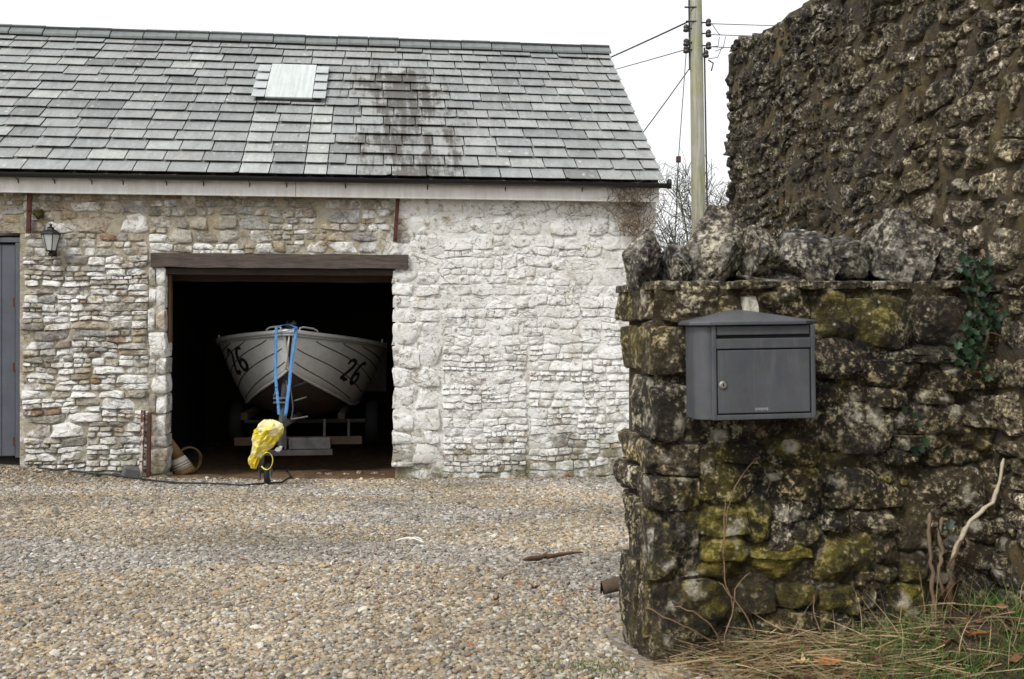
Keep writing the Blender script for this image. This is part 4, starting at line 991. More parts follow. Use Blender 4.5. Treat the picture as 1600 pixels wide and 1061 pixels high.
# bow handles, cleat, oarlock
for s in (-1, 1):
    a = hull(.10, 1, s) + Vector((-s * .05, 0, .02)); b = hull(.32, 1, s) + Vector((-s * .06, 0, .02)); h = Vector((0, 0, .055))
    MB().tube([a, a + h * .7 + (b - a) * .05, a + h + (b - a) * .2, b + h - (b - a) * .25, b + h * .65 - (b - a) * .05, b], .011, 8).build('bow_handle', M_GEL, boat, smooth=True)
    p = hull(1.7, 1, s) + Vector((0, 0, .02)); MB().tube([p, p + Vector((0, 0, .06))], .012, 8).build('rowlock', M_GEL, boat)
tz = bzg(.1) * .97 + .03
MB().box((-.02, .12, tz + .03), (.09, .1, .05), Matrix.Rotation(.4, 3, 'Y')).box((.02, .1, tz + .055), (.07, .07, .045), Matrix.Rotation(-.5, 3, 'Y')).tube([(-.06, .1, tz), (-.04, .1, tz + .09)], .01, 6).tube([(.05, .1, tz + .02), (.02, .08, tz + .1)], .009, 6).build('bow_fitting', M_BLK, boat, bevel=.006)

# ------------------------------------------------------------------ trailer
J = ground_at(413, 758); TTH = R(6.0); JF = Frame((J.x, J.y, J.z), TTH)
M_GALV = simple('galvanised_steel', (.15, .15, .148), .5, .6, var=.3, scale=10, bump=.2)
M_STEEL = simple('dull_steel', (.10, .10, .10), .6, .4, var=.35)
M_TYRE = simple('tyre_rubber', (.012, .012, .012), .8, var=.3)
trl = thing('boat_trailer', JF.o, TTH, 'galvanised boat trailer with jockey wheel and winch post under the white boat', 'trailer')
def tp(px, py, c): return JF.hit(px, py, c)
zt = tp(430, 690, .0).z
MB().tube([(.0, .02, .42), (.02, .6, .48), (.05, 1.9, .46), (.05, 3.0, .45), (.05, 4.8, .42)], .045, 4).build('drawbar', M_GALV, trl)
MB().box((.0, .04, .44), (.06, .14, .06)).tube([(0, -.02, .43), (0, -.02, .48)], .03, 10).build('coupling_head', M_STEEL, trl, bevel=.01)
MB().tube([(-.03, .0, .12), (-.03, .0, .60)], .03, 12).build('jockey_tube', M_GALV, trl, smooth=True)
MB().box((-.02, .03, .38), (.07, .06, .05)).build('jockey_clamp', M_STEEL, trl, bevel=.006)
wy = Matrix.Rotation(R(90), 3, 'Y') @ Matrix.Rotation(0, 3, 'X')
jw = thing('x', (0, 0, 0), 0, '', ''); bpy.data.objects.remove(jw)
tyr = MB().lathe([(.06, -.028), (.095, -.026), (.108, -.015), (.110, 0), (.108, .015), (.095, .026), (.06, .028)], 28, (.03, .02, .108), wy).build('jockey_wheel', M_TYRE, trl, smooth=True)
MB().lathe([(.012, -.034), (.05, -.031), (.058, -.03), (.058, .03), (.05, .031), (.012, .034)], 20, (.03, .02, .108), wy).build('rim', simple('pale_rim', (.50, .50, .48), .5), tyr)
MB().box((-.015, .0, .16), (.085, .05, .012)).box((-.045, .0, .11), (.012, .05, .12)).box((.072, .01, .13), (.01, .04, .08)).build('wheel_fork', M_STEEL, trl)
# winch post with rungs
w0_, w1_ = tp(441, 664, 1.55), tp(448, 586, 1.85)
MB().tube([w0_ + Vector((0, 0, -.25)), w0_, w1_], .045, 4).build('winch_post', M_GALV, trl)
wm = w0_ + (w1_ - w0_) * .55
MB().box(wm + Vector((-.03, -.10, .0)), (.17, .10, .02)).box(wm + Vector((-.03, -.10, -.05)), (.17, .10, .02)).tube([wm + Vector((-.11, -.1, .02)), wm + Vector((-.07, -.1, .16))], .010, 6).tube([wm + Vector((.05, -.1, .02)), wm + Vector((.03, -.1, .2))], .010, 6).build('winch', M_GALV, trl)
MB().tube([wm + Vector((.08, -.1, .12)), wm + Vector((.11, -.12, -.12)), wm + Vector((.09, -.12, -.25))], .008, 6).tube([wm + Vector((.09, -.12, -.25)), wm + Vector((.28, -.12, -.22))], .012, 6).build('winch_handle', M_STEEL, trl)
for dz_ in (.14, .32): MB().tube([w1_ + Vector((.06, -.03, -dz_)), w1_ + Vector((.24, -.05, -dz_ + .06))], .013, 6).build('post_peg', M_STEEL, trl)
MB().box(w1_ + Vector((0, .05, .01)), (.13, .08, .08)).build('bow_snubber', M_TYRE, trl, bevel=.015)
# cross bar with its plates
cy = 2.3; ca, cb = tp(366, 690, cy), tp(566, 690, cy); cm = tp(487, 692, cy)
MB().box2((ca.x, cy - .03, ca.z - .05), (cb.x, cy + .03, ca.z + .05)).build('cross_bar', simple('brown_bar', (.06, .035, .022), .8, var=.4), trl, bevel=.01)
MB().box2((tp(454, 690, cy).x, cy - .06, cm.z - .07), (tp(517, 690, cy).x, cy - .032, cm.z + .07)).build('cross_plate', M_GALV, trl, bevel=.006)
MB().box2((tp(392, 700, cy).x, cy - .05, cm.z - .15), (tp(520, 700, cy).x, cy + .0, cm.z - .075)).build('lower_plate', M_STEEL, trl, bevel=.006)
for px in (440, 447, 454): 
    q = tp(px, 692, cy); MB().box2((q.x - .012, cy - .07, q.z - .07), (q.x + .012, cy - .034, q.z + .07)).build('clamp', M_STEEL, trl)
for px in (507, 545): q = tp(px, 670, cy); MB().tube([q + Vector((0, 0, -.14)), q + Vector((0, 0, .12))], .018, 8).build('upright', M_STEEL, trl)
MB().tube([(-.85, 3.6, .28), (.95, 3.6, .28)], .03, 8).build('axle', M_STEEL, trl)
for sx in (-.85, .95):
    wl = MB().lathe([(.17, -.08), (.25, -.085), (.275, -.06), (.28, 0), (.275, .06), (.25, .085), (.17, .08)], 28, (sx, 3.6, .28), wy).build('wheel', M_TYRE, trl, smooth=True)
    MB().lathe([(.03, -.07), (.16, -.06), (.17, -.07), (.17, .07), (.16, .06), (.03, .07)], 20, (sx, 3.6, .28), wy).build('rim', M_GALV, wl)
for sx in (-.55, .62): MB().box2((sx - .04, 2.2, .44), (sx + .04, 4.6, .52)).build('bunk', M_BEAM, trl)

# blue webbing strap round the bow and down to the post
g = G('blue_webbing'); L = g.obj(); n = g.noise(30, 4, .6, L)
M_BLUE = g.done(g.mix(n, (.03, .14, .36), (.10, .32, .66)), .6, g.bump(g.noise(160, 2, .5, L), .3, .003))
def strap(pts, wd, n=26):
    m = MB(); P = []; Wv = []
    for i in range(n + 1):
        u = i / n * (len(pts) - 1); k = min(int(u), len(pts) - 2); f = u - k; p = Vector(pts[k]) * (1 - f) + Vector(pts[k + 1]) * f
        P.append(p + Vector((.006 * nz(i * .7, 3), .008 * nz(i * .6, 9), 0))); a = .5 * nz(i * .35, len(pts)); Wv.append(Vector((math.cos(a), math.sin(a), 0)) * wd * (1 + .25 * nz(i * .9, 4)))
    m.ribbon(P, Wv); return m
s_ = MB()
yb = BO.y - .22
def sp(px, py, Y): return at(px, py, Y)
for pts in ([(432, 511, yb), (431, 530, yb - .02), (431, 560, yb - .03), (430, 585, yb - .06), (432, 606, yb - .1)], [(463, 511, yb), (461, 530, yb - .02), (456, 560, yb - .05), (451, 610, yb - .12), (446, 650, yb - .16)], [(433, 520, yb - .01), (445, 518, yb - .05), (456, 515, yb - .04), (464, 511, yb)], [(432, 512, yb), (440, 508, yb + .05), (452, 507, yb + .1), (462, 511, yb)], [(432, 606, yb - .1), (434, 625, yb - .14), (436, 648, yb - .16)]):
    m = strap([sp(*q) for q in pts], .034 if pts[0][0] < 440 else .038); s_.add(m.v, m.f)
o = s_.build('tie_down_strap', M_BLUE, None, smooth=True, solid=.003); tag(o, 'bright blue webbing strap tying the boat bow to the winch post', 'strap')

# yellow bag over the coupling
bg_ = MB(); NB = 30
def bag_c(z):      # centre x, half widths by height 0..1
    key = [(0, -.165, .022, .02), (.12, -.155, .040, .04), (.3, -.12, .075, .075), (.5, -.07, .115, .10), (.68, -.03, .145, .13), (.82, -.01, .15, .14), (.92, -.02, .115, .11), (1., -.03, .035, .03)]
    for a, b in zip(key, key[1:]):
        if a[0] <= z <= b[0]:
            f = (z - a[0]) / (b[0] - a[0]); return [a[i] + (b[i] - a[i]) * f for i in (1, 2, 3)]
    return key[-1][1:]
bh0, bh1 = JF.hit(400, 733, -.1).z, JF.hit(420, 656, -.1).z
def bfn(i, j):
    z = j / 34; cx_, a, b = bag_c(z); w = 2 * math.pi * i / NB; c, s = math.cos(w), math.sin(w)
    p = Vector((cx_ + a * c, -.05 + b * s, bh0 + (bh1 - bh0) * z))
    k = .040 * (abs(nz(c * 1.6 + 3, s * 1.6, z * 3.2)) * 2 - .6) + 0.012 * (abs(nz(c * 3.4, s * 3.4, z * 7 + 2)) * 2 - .5) + .010 * nz(c * 8, s * 8, z * 18)
    q = p + Vector((c, s, 0)) * k * min(1, z * 4 + .3); q.z += .02 * nz(c * 2, s * 2, z * 4); return q
bg_.grid(bfn, NB, 34)
g = G('yellow_plastic'); L = g.obj(); n = g.noise(9, 4, .6, L); z_ = g.sep(L)[2]
c_ = g.mix(g.mr(n, .35, .7), (.66, .50, .015), (.80, .66, .05)); c_ = g.mix(g.ma('MULTIPLY', g.mr(g.ma('ADD', n, g.ma('MULTIPLY', z_, .35)), .66, .76), .7), c_, (.80, .76, .55))
M_YEL = g.done(c_, .42, g.bump(g.noise(18, 5, .6, L, .6), .5, .03), **{'Subsurface Weight': .15})
bag = thing('yellow_bag', JF.w((.07, -.05, .0)), TTH, 'crumpled bright yellow plastic bag tied over the trailer coupling', 'bag')
for v in range(len(bg_.v)): a = bg_.v[v]; bg_.v[v] = (a[0], a[1] + .05, a[2])
bg_.build('bag_body', M_YEL, bag, smooth=False)
hp = [(-.03 + .062 * math.cos(a), -.095 + .02 * math.sin(a * 2), bh0 + .085 + .085 * math.sin(a)) for a in [2.0 - .32 * k for k in range(15)]]
MB().tube(hp, .009, 8, sq=.5).build('bag_handle', M_YEL, bag, smooth=True)
vs, fs = rock((.09, -.06, bh0 + .2), (.09, .06, .06), 3, 2.5, .5, Matrix.Rotation(-.6, 3, 'Y'), 3)
MB().add(vs, fs).build('torn_lining', simple('torn_white', (.45, .43, .42), .6, var=.5, scale=20), bag)

# ------------------------------------------------------------------ things by the doorway
def rod(pa, pb, name, r, mat, label, cat, group=None, wob=.004, n=14, sq=1.):
    pts = [pa + (pb - pa) * (i / n) + Vector((wob * nz(i * .9, 1), wob * nz(i * .9, 5), 0)) for i in range(n + 1)]
    m = MB(); m.tube([p - pa for p in pts], r, 8, sq=sq); o = m.build(name, mat, None, smooth=True); o.location = pa; return tag(o, label, cat, group)
g = G('peeling_paint'); L = g.obj(); n = g.noise(26, 5, .7, L); z_ = g.sep(L)[2]
M_PEEL = g.done(g.mix(g.mr(g.ma('ADD', n, g.ma('MULTIPLY', g.ma('SUBTRACT', z_, .3), -.25)), .44, .52), (.10, .035, .022), (.50, .47, .42)), .8, g.bump(n, .5, .004))
for (xa, ya, xb, yb_, c, mt, lb) in ((219, 749, 223, 641, -.11, M_PEEL, 'pale peeling iron stake leaning on the barn wall'), (231, 752, 233, 645, -.13, M_RUST, 'dark red rusty iron stake leaning on the barn wall')):
    a = BF.w(BF.hit(xa, ya, c)); b = BF.w(BF.hit(xb, yb_, c + .06)); m = MB()
    gz0 = ground(a.x, a.y) - .03; a.z = gz0
    d = (b - a); m.box(d / 2, (.036, .01, d.length), d.to_track_quat('Z', 'Y').to_matrix()); m.box(d / 2 + Vector((.016, .016, 0)), (.008, .03, d.length), d.to_track_quat('Z', 'Y').to_matrix())
    o = m.build('iron_stake', mt, None, bevel=.002); o.location = a; tag(o, lb, 'stake', 'stakes leaning by the doorway')
# traffic cone and hose inside the left jamb
cp = BF.hit(289, 738, .5); q = BF.w((cp.x, .5, 0)); gz0 = ground(q.x, q.y) + .02
cone = thing('traffic_cone', (q.x, q.y, gz0), 0, 'grubby orange cone with white band leaning inside the doorway', 'cone', rot=(0, R(-24), TH))
M_ORG = simple('grubby_orange', (.20, .115, .04), .7, var=.4, scale=8); M_WBAND = simple('white_band', (.60, .58, .50), .6, var=.25)
MB().lathe([(.13, .0), (.125, .03), (.118, .06)], 20).build('base_ring', M_ORG, cone, smooth=True)
MB().lathe([(.117, .061), (.098, .15), (.086, .2)], 20).build('band', M_WBAND, cone, smooth=True)
for zz in (.075, .105, .135): MB().lathe([(.1165 - (zz - .061) * .21, zz - .006), (.1185 - (zz - .061) * .21, zz), (.1165 - (zz - .061) * .21, zz + .006)], 20).build('rib', M_ORG, cone)
MB().lathe([(.085, .201), (.06, .32), (.04, .42), (.036, .43)], 20).build('tip', M_ORG, cone, smooth=True)
hz = MB(); hc = BF.w((BF.hit(296, 715, .75).x, .75, 0)); hz0 = ground(hc.x, hc.y) + .17
hp = [Vector((.14 * math.cos(a) * (1 + .05 * math.sin(a * .37)), .02 * math.sin(a * .21) + .012 * (a / 6.28), .15 * math.sin(a))) for a in [i * .3 for i in range(84)]]
hz.tube(hp, .013, 6); o = hz.build('coiled_hose', simple('yellow_hose', (.13, .085, .03), .6), None, smooth=True); o.location = (hc.x, hc.y, hz0); o.rotation_euler = (0, 0, TH + .5); tag(o, 'coil of dirty yellow hose behind the cone', 'hose')
# small grey box at the foot of the wall, cable along the wall
bp = ground_at(197, 748); mbx_ = MB(); mbx_.box((0, 0, .06), (.16, .14, .13)); o = mbx_.build('junction_box', simple('grey_box', (.12, .12, .12), .6, var=.3), None, bevel=.012); o.location = (bp.x, bp.y + .08, bp.z - .01); o.rotation_euler = (R(8), R(14), .5); tag(o, 'small tilted grey box at the foot of the barn wall', 'box')
cpts = [(-20, 722), (15, 728), (60, 735), (110, 739), (160, 744), (215, 751), (270, 757), (330, 759), (385, 761), (440, 757), (455, 748), (446, 735)]
cb_ = MB(); P = [ground_at(*p) + Vector((0, 0, .022)) for p in cpts]; PP = []
for i in range(len(P) - 1):
    for k in range(5): f = k / 5; PP.append(P[i] * (1 - f) + P[i + 1] * f + Vector((0, .02 * nz(i + f, 3), .008 * nz(i * 2 + f * 2, 7))))
o0 = PP[0].copy(); cb_.tube([p - o0 for p in PP], .010, 6); o = cb_.build('cable', M_BLK, None, smooth=True); o.location = o0; tag(o, 'thin black cable lying along the foot of the barn', 'cable')
# loose stones on the threshold and along the wall foot
M_LOOSE = mat_field('loose_stone', .4, .2, 0., 2.0); rs = random.Random(33)
loc = [(498, 742, .10), (515, 744, .13), (478, 745, .1), (540, 743, .12), (562, 741, .16), (585, 742, .13), (600, 744, .1), (345, 749, .1), (362, 752, .13), (300, 752, .1), (60, 738, .14), (105, 740, .12), (40, 727, .16), (8, 727, .2), (150, 745, .12), (178, 744, .13), (645, 750, .12), (700, 748, .11), (755, 748, .12), (820, 748, .1), (880, 745, .12), (125, 733, .13), (240, 752, .1)]
LSL = ['flat stone on the doorway threshold, first right of the jockey wheel', 'flat stone on the threshold, second right of the jockey wheel', 'stone on the threshold nearest the jockey wheel', 'flat stone on the threshold under the trailer cross bar', 'largest flat stone on the threshold, right half', 'flat stone on the threshold, second from the right jamb', 'stone on the threshold touching the right jamb', 'stone in the doorway right of the cone', 'second stone in the doorway right of the cone', 'stone in the doorway just before the cone', 'stone on the gravel bank under the lantern', 'stone at the barn foot midway between door and stakes', 'stone just right of the blue grey door foot', 'large flat stone in front of the blue grey door', 'stone at the barn foot left of the grey box', 'stone touching the left side of the grey box', 'stone at the barn foot right of the doorway, nearest the jamb', 'stone at the barn foot below the first straight joint', 'stone at the barn foot below the middle of the white wall', 'stone at the barn foot below the second straight joint', 'stone at the barn foot closest to the low wall end', 'stone close against the barn between door and grey box', 'stone at the foot of the rusty stakes']
for i, (px, py, s) in enumerate(loc):
    p = ground_at(px, py); vs, fs = rock((0, 0, 0), (s, s * .7, s * .42), 900 + i, 2.8, .3, Matrix.Rotation(rs.uniform(0, 3), 3, 'Z'), 3)
    o = MB().add(vs, fs, (rs.random(), rs.uniform(.4, .9), .3, 1)).build('loose_stone', M_LOOSE, None, smooth=True); o.location = p + Vector((0, 0, s * .12)); tag(o, LSL[i], 'stone', 'loose stones along the barn foot')

# dead creeper at the barn's right top corner
M_TWIG = simple('dry_creeper', (.19, .135, .085), .9, var=.4, scale=20)
cr_ = MB(); rs = random.Random(17)
def curl(p, d, n, st, r0, out, jitter=.35, bias=None, r1=.001):
    pts = [p.copy()]; d = d.normalized()
    for i in range(n):
        d = (d + Vector((rs.gauss(0, jitter), rs.gauss(0, jitter * .4), rs.gauss(0, jitter))) + (bias if bias else Vector())).normalized(); p = p + d * st; pts.append(p.copy())
    out.tube(pts, [r0 + (r1 - r0) * i / n for i in range(n + 1)], 4); return pts
for i in range(130):
    px, py = rs.gauss(992, 14), rs.uniform(300, 372); px = px + (py - 300) * .12; q = BF.hit(px, py, -.17 if py < 315 else -.08)
    curl(Vector((q.x, q.y - rs.uniform(0, .05), q.z)), Vector((rs.gauss(0, .6), 0, rs.uniform(-.4, 1))), 9, .035, .005, cr_, .4, Vector((0, 0, .05)))
for i in range(16):
    q = BF.hit(rs.uniform(940, 1020), 318, -.16); curl(Vector((q.x, -.17, q.z)), Vector((rs.gauss(0, .8), 0, 1)), 8, .035, .005, cr_, .22)
for i in range(14):
    q = BF.hit(rs.uniform(880, 930), rs.uniform(312, 340), -.05); curl(Vector((q.x, -.06, q.z)), Vector((rs.gauss(0, .8), 0, rs.uniform(-1, .6))), 7, .03, .003, cr_, .35)
q = BF.hit(1000, 372, -.06); trunk = curl(Vector((q.x + .05, -.06, q.z - 1.9)), Vector((0, 0, 1)), 24, .09, .02, cr_, .1, Vector((0, 0, .25)), .008)
o = cr_.build('dead_creeper', M_TWIG, None, smooth=True); o.location = BF.o; o.rotation_euler = (0, 0, TH); tag(o, 'tangle of dead brown creeper at the barn corner under the gutter', 'creeper')

# ------------------------------------------------------------------ pole, wires, bare trees
g = G('weathered_pole'); L = g.obj(); n = g.noise(1., 6, .7, g.mapv(L, (26, 26, 1.3))); n2 = g.noise(1.4, 4, .6, L)
M_POLE = g.done(g.mix(g.mr(n2, .42, .6), g.mix(g.mr(n, .3, .7), (.20, .19, .15), (.50, .49, .43)), g.mix(g.mr(n, .3, .7), (.16, .17, .08), (.40, .40, .26))), .9, g.bump(n, .6, .012))
pb = at(1094, 500, 16); pz = ground(pb.x, pb.y)
pole = thing('utility_pole', (pb.x, pb.y, pz), 0, 'weathered grey green wooden utility pole behind the low wall', 'pole')
ph = 5.55 - pz + .7; lean = (at(1087, 0, 16).x - pb.x) / (5.14)
def pp(z): return Vector((lean * (z + pz), 0, z))     # z above its foot
MB().tube([pp(z) for z in (-.3, 1, 2.5, 4, 5.5, 7, ph)], [.135, .128, .122, .115, .108, .10, .095], 16).build('shaft', M_POLE, pole, smooth=True)
M_INS = simple('dark_insulator', (.03, .022, .018), .35, var=.3); M_IRON = simple('grey_iron', (.05, .05, .05), .6, .5)
def insul(x, z, y=-.06):
    b = MB().tube([(0, y, z), (x, y, z)], .012, 6).build('bracket', M_IRON, pole)
    MB().lathe([(.02, -.06), (.045, -.05), (.05, -.02), (.03, -.005), (.045, .01), (.04, .04), (.02, .06)], 12, (x, y, z)).build('insulator', M_INS, pole, smooth=True)
def zpx(py): return (HY - py) / F * 16 - pz
for px, py in ((1106, 37), (1106, 54), (1106, 73), (1102, 86), (1071, 46), (1071, 68), (1071, 79)): insul(at(px, py, 16).x - pb.x, zpx(py))
for px, py in ((1068, 14), (1070, 36)): MB().tube([(lean * (zpx(py) + pz), -.09, zpx(py)), (at(px, py, 16).x - pb.x, -.09, zpx(py))], .014, 6).build('step_iron', M_IRON, pole)
MB().tube([pp(zpx(0)) + Vector((-.115, -.03, 0)), pp(zpx(105)) + Vector((-.12, -.03, 0)), pp(zpx(110)) + Vector((-.12, -.03, 0))], .012, 6).tube([pp(zpx(75)) + Vector((.125, -.02, 0)), pp(zpx(360)) + Vector((.135, -.02, 0))], .014, 6).build('conduit', M_IRON, pole)
vs, fs = MB().tube([(.12, -.05, zpx(95)), (.2, -.05, zpx(100)), (.17, -.05, zpx(112))], .012, 6).v, MB().tube([(.12, -.05, zpx(95)), (.2, -.05, zpx(100)), (.17, -.05, zpx(112))], .012, 6).f
MB().add(vs, fs).build('hook', M_IRON, pole)
M_WIRE = simple('wire', (.025, .025, .027), .6)
def wire(a, b, sag, r, label, n=24, extra=None):
    m = MB(); a = Vector(a); b = Vector(b); m.tube([(b - a) * (i / n) + Vector((0, 0, -sag * 4 * (i / n) * (1 - i / n))) for i in range(n + 1)], r, 5)
    o = m.build('overhead_wire', M_WIRE, None, smooth=True); o.location = a; tag(o, label, 'wire', 'wires on the pole'); return o
Y = 15.93
wire(at(1075, 34, Y), at(700, 186, 30), .12, .014, 'thick wire leaving the pole to the left, uppermost, meeting the ridge end')
wire(at(1069, 78, Y), at(700, 165, 30), .1, .008, 'thin wire leaving the pole leftwards just below the thick one')
wire(at(1078, 106, Y), BF.w((.0, DEP + .2, 3.4)), .05, .009, 'wire slanting steeply down from the pole to the back of the barn')
wire(at(1107, 37, Y), at(1900, 47, 40), .1, .007, 'topmost thin wire running right from the pole')
wire(at(1107, 54, Y), at(1900, 66, 40), .1, .007, 'middle thin wire running right from the pole')
wire(at(1107, 73, Y), at(1900, 90, 40), .1, .007, 'lowest thin wire running right from the pole')
for jl, (a, b) in zip(('upper', 'lower crossing', 'longest slanting', 'bottom'), (((1113, 38), (1125, 54)), ((1112, 73), (1124, 58)), ((1118, 80), (1134, 57)), ((1107, 92), (1128, 74)))):
    m = MB(); p, q = at(*a, Y), at(*b, Y + .3); c = (p + q) / 2 + Vector((.04, 0, -.07)); m.tube([(p - p), (c - p), (q - p)], .006, 5); o = m.build('jumper_wire', M_WIRE, None, smooth=True); o.location = p
    tag(o, jl + ' short jumper wire beside the insulators right of the pole', 'wire', 'jumper wires')
ga, gi_, gb = at(1072, 84, Y), at(1060, 249, Y - .1), at(1042, 640, Y - .2)
gst = thing('guy_wire', (gb.x, gb.y, ground(gb.x, gb.y)), 0, 'thin guy wire with a brown block insulator left of the pole', 'guy wire'); o0 = Vector((gb.x, gb.y, ground(gb.x, gb.y)))
MB().tube([ga - o0, gi_ - o0], .007, 5).build('upper_wire', M_WIRE, gst); MB().tube([gi_ - o0, (0, 0, -.05)], .009, 5).build('lower_wire', M_WIRE, gst)
MB().box(gi_ - o0, (.075, .075, .10)).build('insulator_block', simple('brown_ceramic', (.05, .022, .012), .35), gst, bevel=.012)

M_BARK = simple('bare_twig', (.055, .055, .035), .9, var=.3)
def bare_tree(base, h, seed, label, spread=.6, n0=7):
    rs2 = random.Random(seed); t = thing('bare_tree', base, 0, label, 'tree', 'bare trees beyond the wall'); tr = MB(); cw = MB()
    def grow(p, d, l, r, lev):
        n = 5; pts = [p.copy()]
        for i in range(n):
            d = (d + Vector((rs2.gauss(0, .16), rs2.gauss(0, .16), rs2.gauss(0, .12) + .06))).normalized(); p = p + d * l / n; pts.append(p.copy())
        (tr if lev == 0 else cw).tube(pts, [max(.006, r * (1 - .5 * i / n)) for i in range(n + 1)], 6 if lev < 2 else 3, cap=False)
        if lev < 4:
            for k in range(5 if lev else n0 + 3):
                u = rs2.uniform(.25, 1.); q = pts[min(n, int(u * n))]; a = Vector((rs2.gauss(0, 1), rs2.gauss(0, 1), rs2.gauss(0, .5) + .25)).normalized()
                grow(q, (d * .5 + a * spread * 1.2).normalized(), l * rs2.uniform(.45, .68), r * .48, lev + 1)
    grow(Vector((0, 0, -.1)), Vector((rs2.uniform(-.1, .1), 0, 1)), h * .80, h * .010, 0)
    tr.build('trunk', M_BARK, t, smooth=True); cw.build('crown', M_BARK, t, smooth=True)
for i, (px, Yt, top, lb) in enumerate(((1062, 25, 300, 'bare twiggy tree showing left of the utility pole'), (1128, 27, 275, 'bare twiggy tree between the utility pole and the tall wall'), (1098, 31, 300, 'bare low tree directly behind the utility pole'))):
    p = at(px, 500, Yt); z0 = ground(p.x, p.y); zt_ = (HY - top) / F * Yt; bare_tree((p.x, p.y, z0), (zt_ - z0) * .98, 40 + i, lb)

# ------------------------------------------------------------------ verge: soil litter, straw, grass, leaves, ivy, stems
def ribbonlet(m, p, d, L_, w, bend, tint, n=4, twist=0.):
    pts = []; d = Vector(d).normalized(); p = Vector(p); sd_ = d.cross(Vector((0, 0, 1))); sd_ = sd_.normalized() if sd_.length > .1 else Vector((1, 0, 0)); ws = []
    if twist: sd_ = Matrix.Rotation(twist, 3, d) @ sd_
    for i in range(n + 1): 
        pts.append(p.copy()); ws.append(sd_ * w * (1 - .85 * (i / n) ** 1.5)); d = (d + Vector(bend) / n).normalized(); p = p + d * L_ / n
    m.ribbon(pts, ws, tint)
rs = random.Random(71)
g = G('green_grass'); t = g.rgb(g.attr()); M_GRASS = g.done(g.mix(t[0], (.03, .07, .012), (.12, .20, .035)), .6, **{'Subsurface Weight': .0})
g = G('dry_straw'); t = g.rgb(g.attr()); M_STRAW = g.done(g.mix(t[0], (.13, .08, .035), (.52, .39, .22)), .7)
gm2 = MB()
for i in range(24000):
    x = rs.uniform(.5, 2.1); y = rs.uniform(2.15, 2.93 + .16 * (x - .4))
    if rs.random() > .16 + 1.1 * sstep(.75, 1.15, x) * (.55 + 1.1 * nz(x * 3.5, y * 4, 2.)): continue
    p = (x, y, ground(x, y) - .005); ribbonlet(gm2, p, (rs.gauss(0, .5), rs.gauss(0, .5), 1), rs.uniform(.03, .095), rs.uniform(.002, .004), (rs.gauss(0, .9), rs.gauss(0, .9), -.5), (rs.random(), 0, 0, 1))
for (px, py, n, s) in ((905, 1052, 60, .05), (838, 1042, 30, .035), (845, 968, 16, .03), (990, 1050, 60, .05), (935, 1046, 30, .03), (945, 749, 60, .1), (690, 1036, 10, .03), (120, 742, 40, .12), (180, 748, 30, .1), (255, 752, 30, .08), (60, 734, 30, .1), (740, 748, 26, .12), (800, 748, 30, .15), (900, 746, 40, .12), (660, 751, 26, .1), (700, 750, 20, .1)):
    c = ground_at(px, py)
    for i in range(n):
        x, y = c.x + rs.gauss(0, s * 1.2), c.y + rs.gauss(0, s); ribbonlet(gm2, (x, y, ground(x, y)), (rs.gauss(0, .6), rs.gauss(0, .6), 1), rs.uniform(.02, .05), .003, (rs.gauss(0, .9), rs.gauss(0, .9), -.4), (rs.random(), 0, 0, 1))
tag(gm2.build('grass', M_GRASS, None, smooth=True), 'short green grass at the foot of the low wall', 'grass', kind='stuff')
sm = MB()
for i in range(1700):
    x = rs.gauss(.78, .26); y = rs.uniform(2.35, 2.86 + .15 * (x - .4))
    if x < .44 or x > 2: continue
    a = rs.gauss(0, .55) + (math.pi if rs.random() < .5 else 0); p = (x, y, ground(x, y) + rs.uniform(.0, .05))
    ribbonlet(sm, p, (math.cos(a), math.sin(a) * .6, rs.gauss(.05, .16)), rs.uniform(.06, .22), rs.uniform(.0014, .003), (rs.gauss(0, .5), rs.gauss(0, .5), -.12), (rs.random(), 0, 0, 1), 5, rs.uniform(0, 3))
for i in range(120):                                    # standing dry stalks
    x = rs.gauss(1.32, .16) if rs.random() < .7 else rs.uniform(.6, 1.7); y = rs.uniform(2.6, 2.9 + .15 * (x - .4)); p = (x, y, ground(x, y))
    ribbonlet(sm, p, (rs.gauss(0, .45), rs.gauss(0, .15), 1), rs.uniform(.07, .2), rs.uniform(.0016, .003), (rs.gauss(0, .5), rs.gauss(0, .3), -.25), (rs.uniform(.2, 1), 0, 0, 1), 5, rs.uniform(0, 3))
tag(sm.build('dry_straw', M_STRAW, None, smooth=True), 'flattened dry straw along the foot of the low wall', 'straw', kind='stuff')
li_ = MB(); g = G('leaf_litter'); t = g.rgb(g.attr()); M_LIT = g.done(g.mix(t[0], (.05, .022, .010), (.22, .10, .04)), .8)
for i in range(900):
    x = rs.uniform(.5, 2.0); y = rs.uniform(2.2, 2.9); z = ground(x, y) + rs.uniform(.002, .02); s = rs.uniform(.008, .022); a = rs.uniform(0, 6.3); u = Vector((math.cos(a), math.sin(a), rs.gauss(0, .3))) * s; v = Vector((-math.sin(a), math.cos(a), rs.gauss(0, .4))) * s * .6; c = Vector((x, y, z))
    li_.add([c - u, c - v, c + u, c + v], [(0, 1, 2, 3)], (rs.random(), 0, 0, 1))
tag(li_.build('leaf_litter', M_LIT, None), 'brown leaf litter under the grass by the low wall', 'leaf litter', kind='stuff')
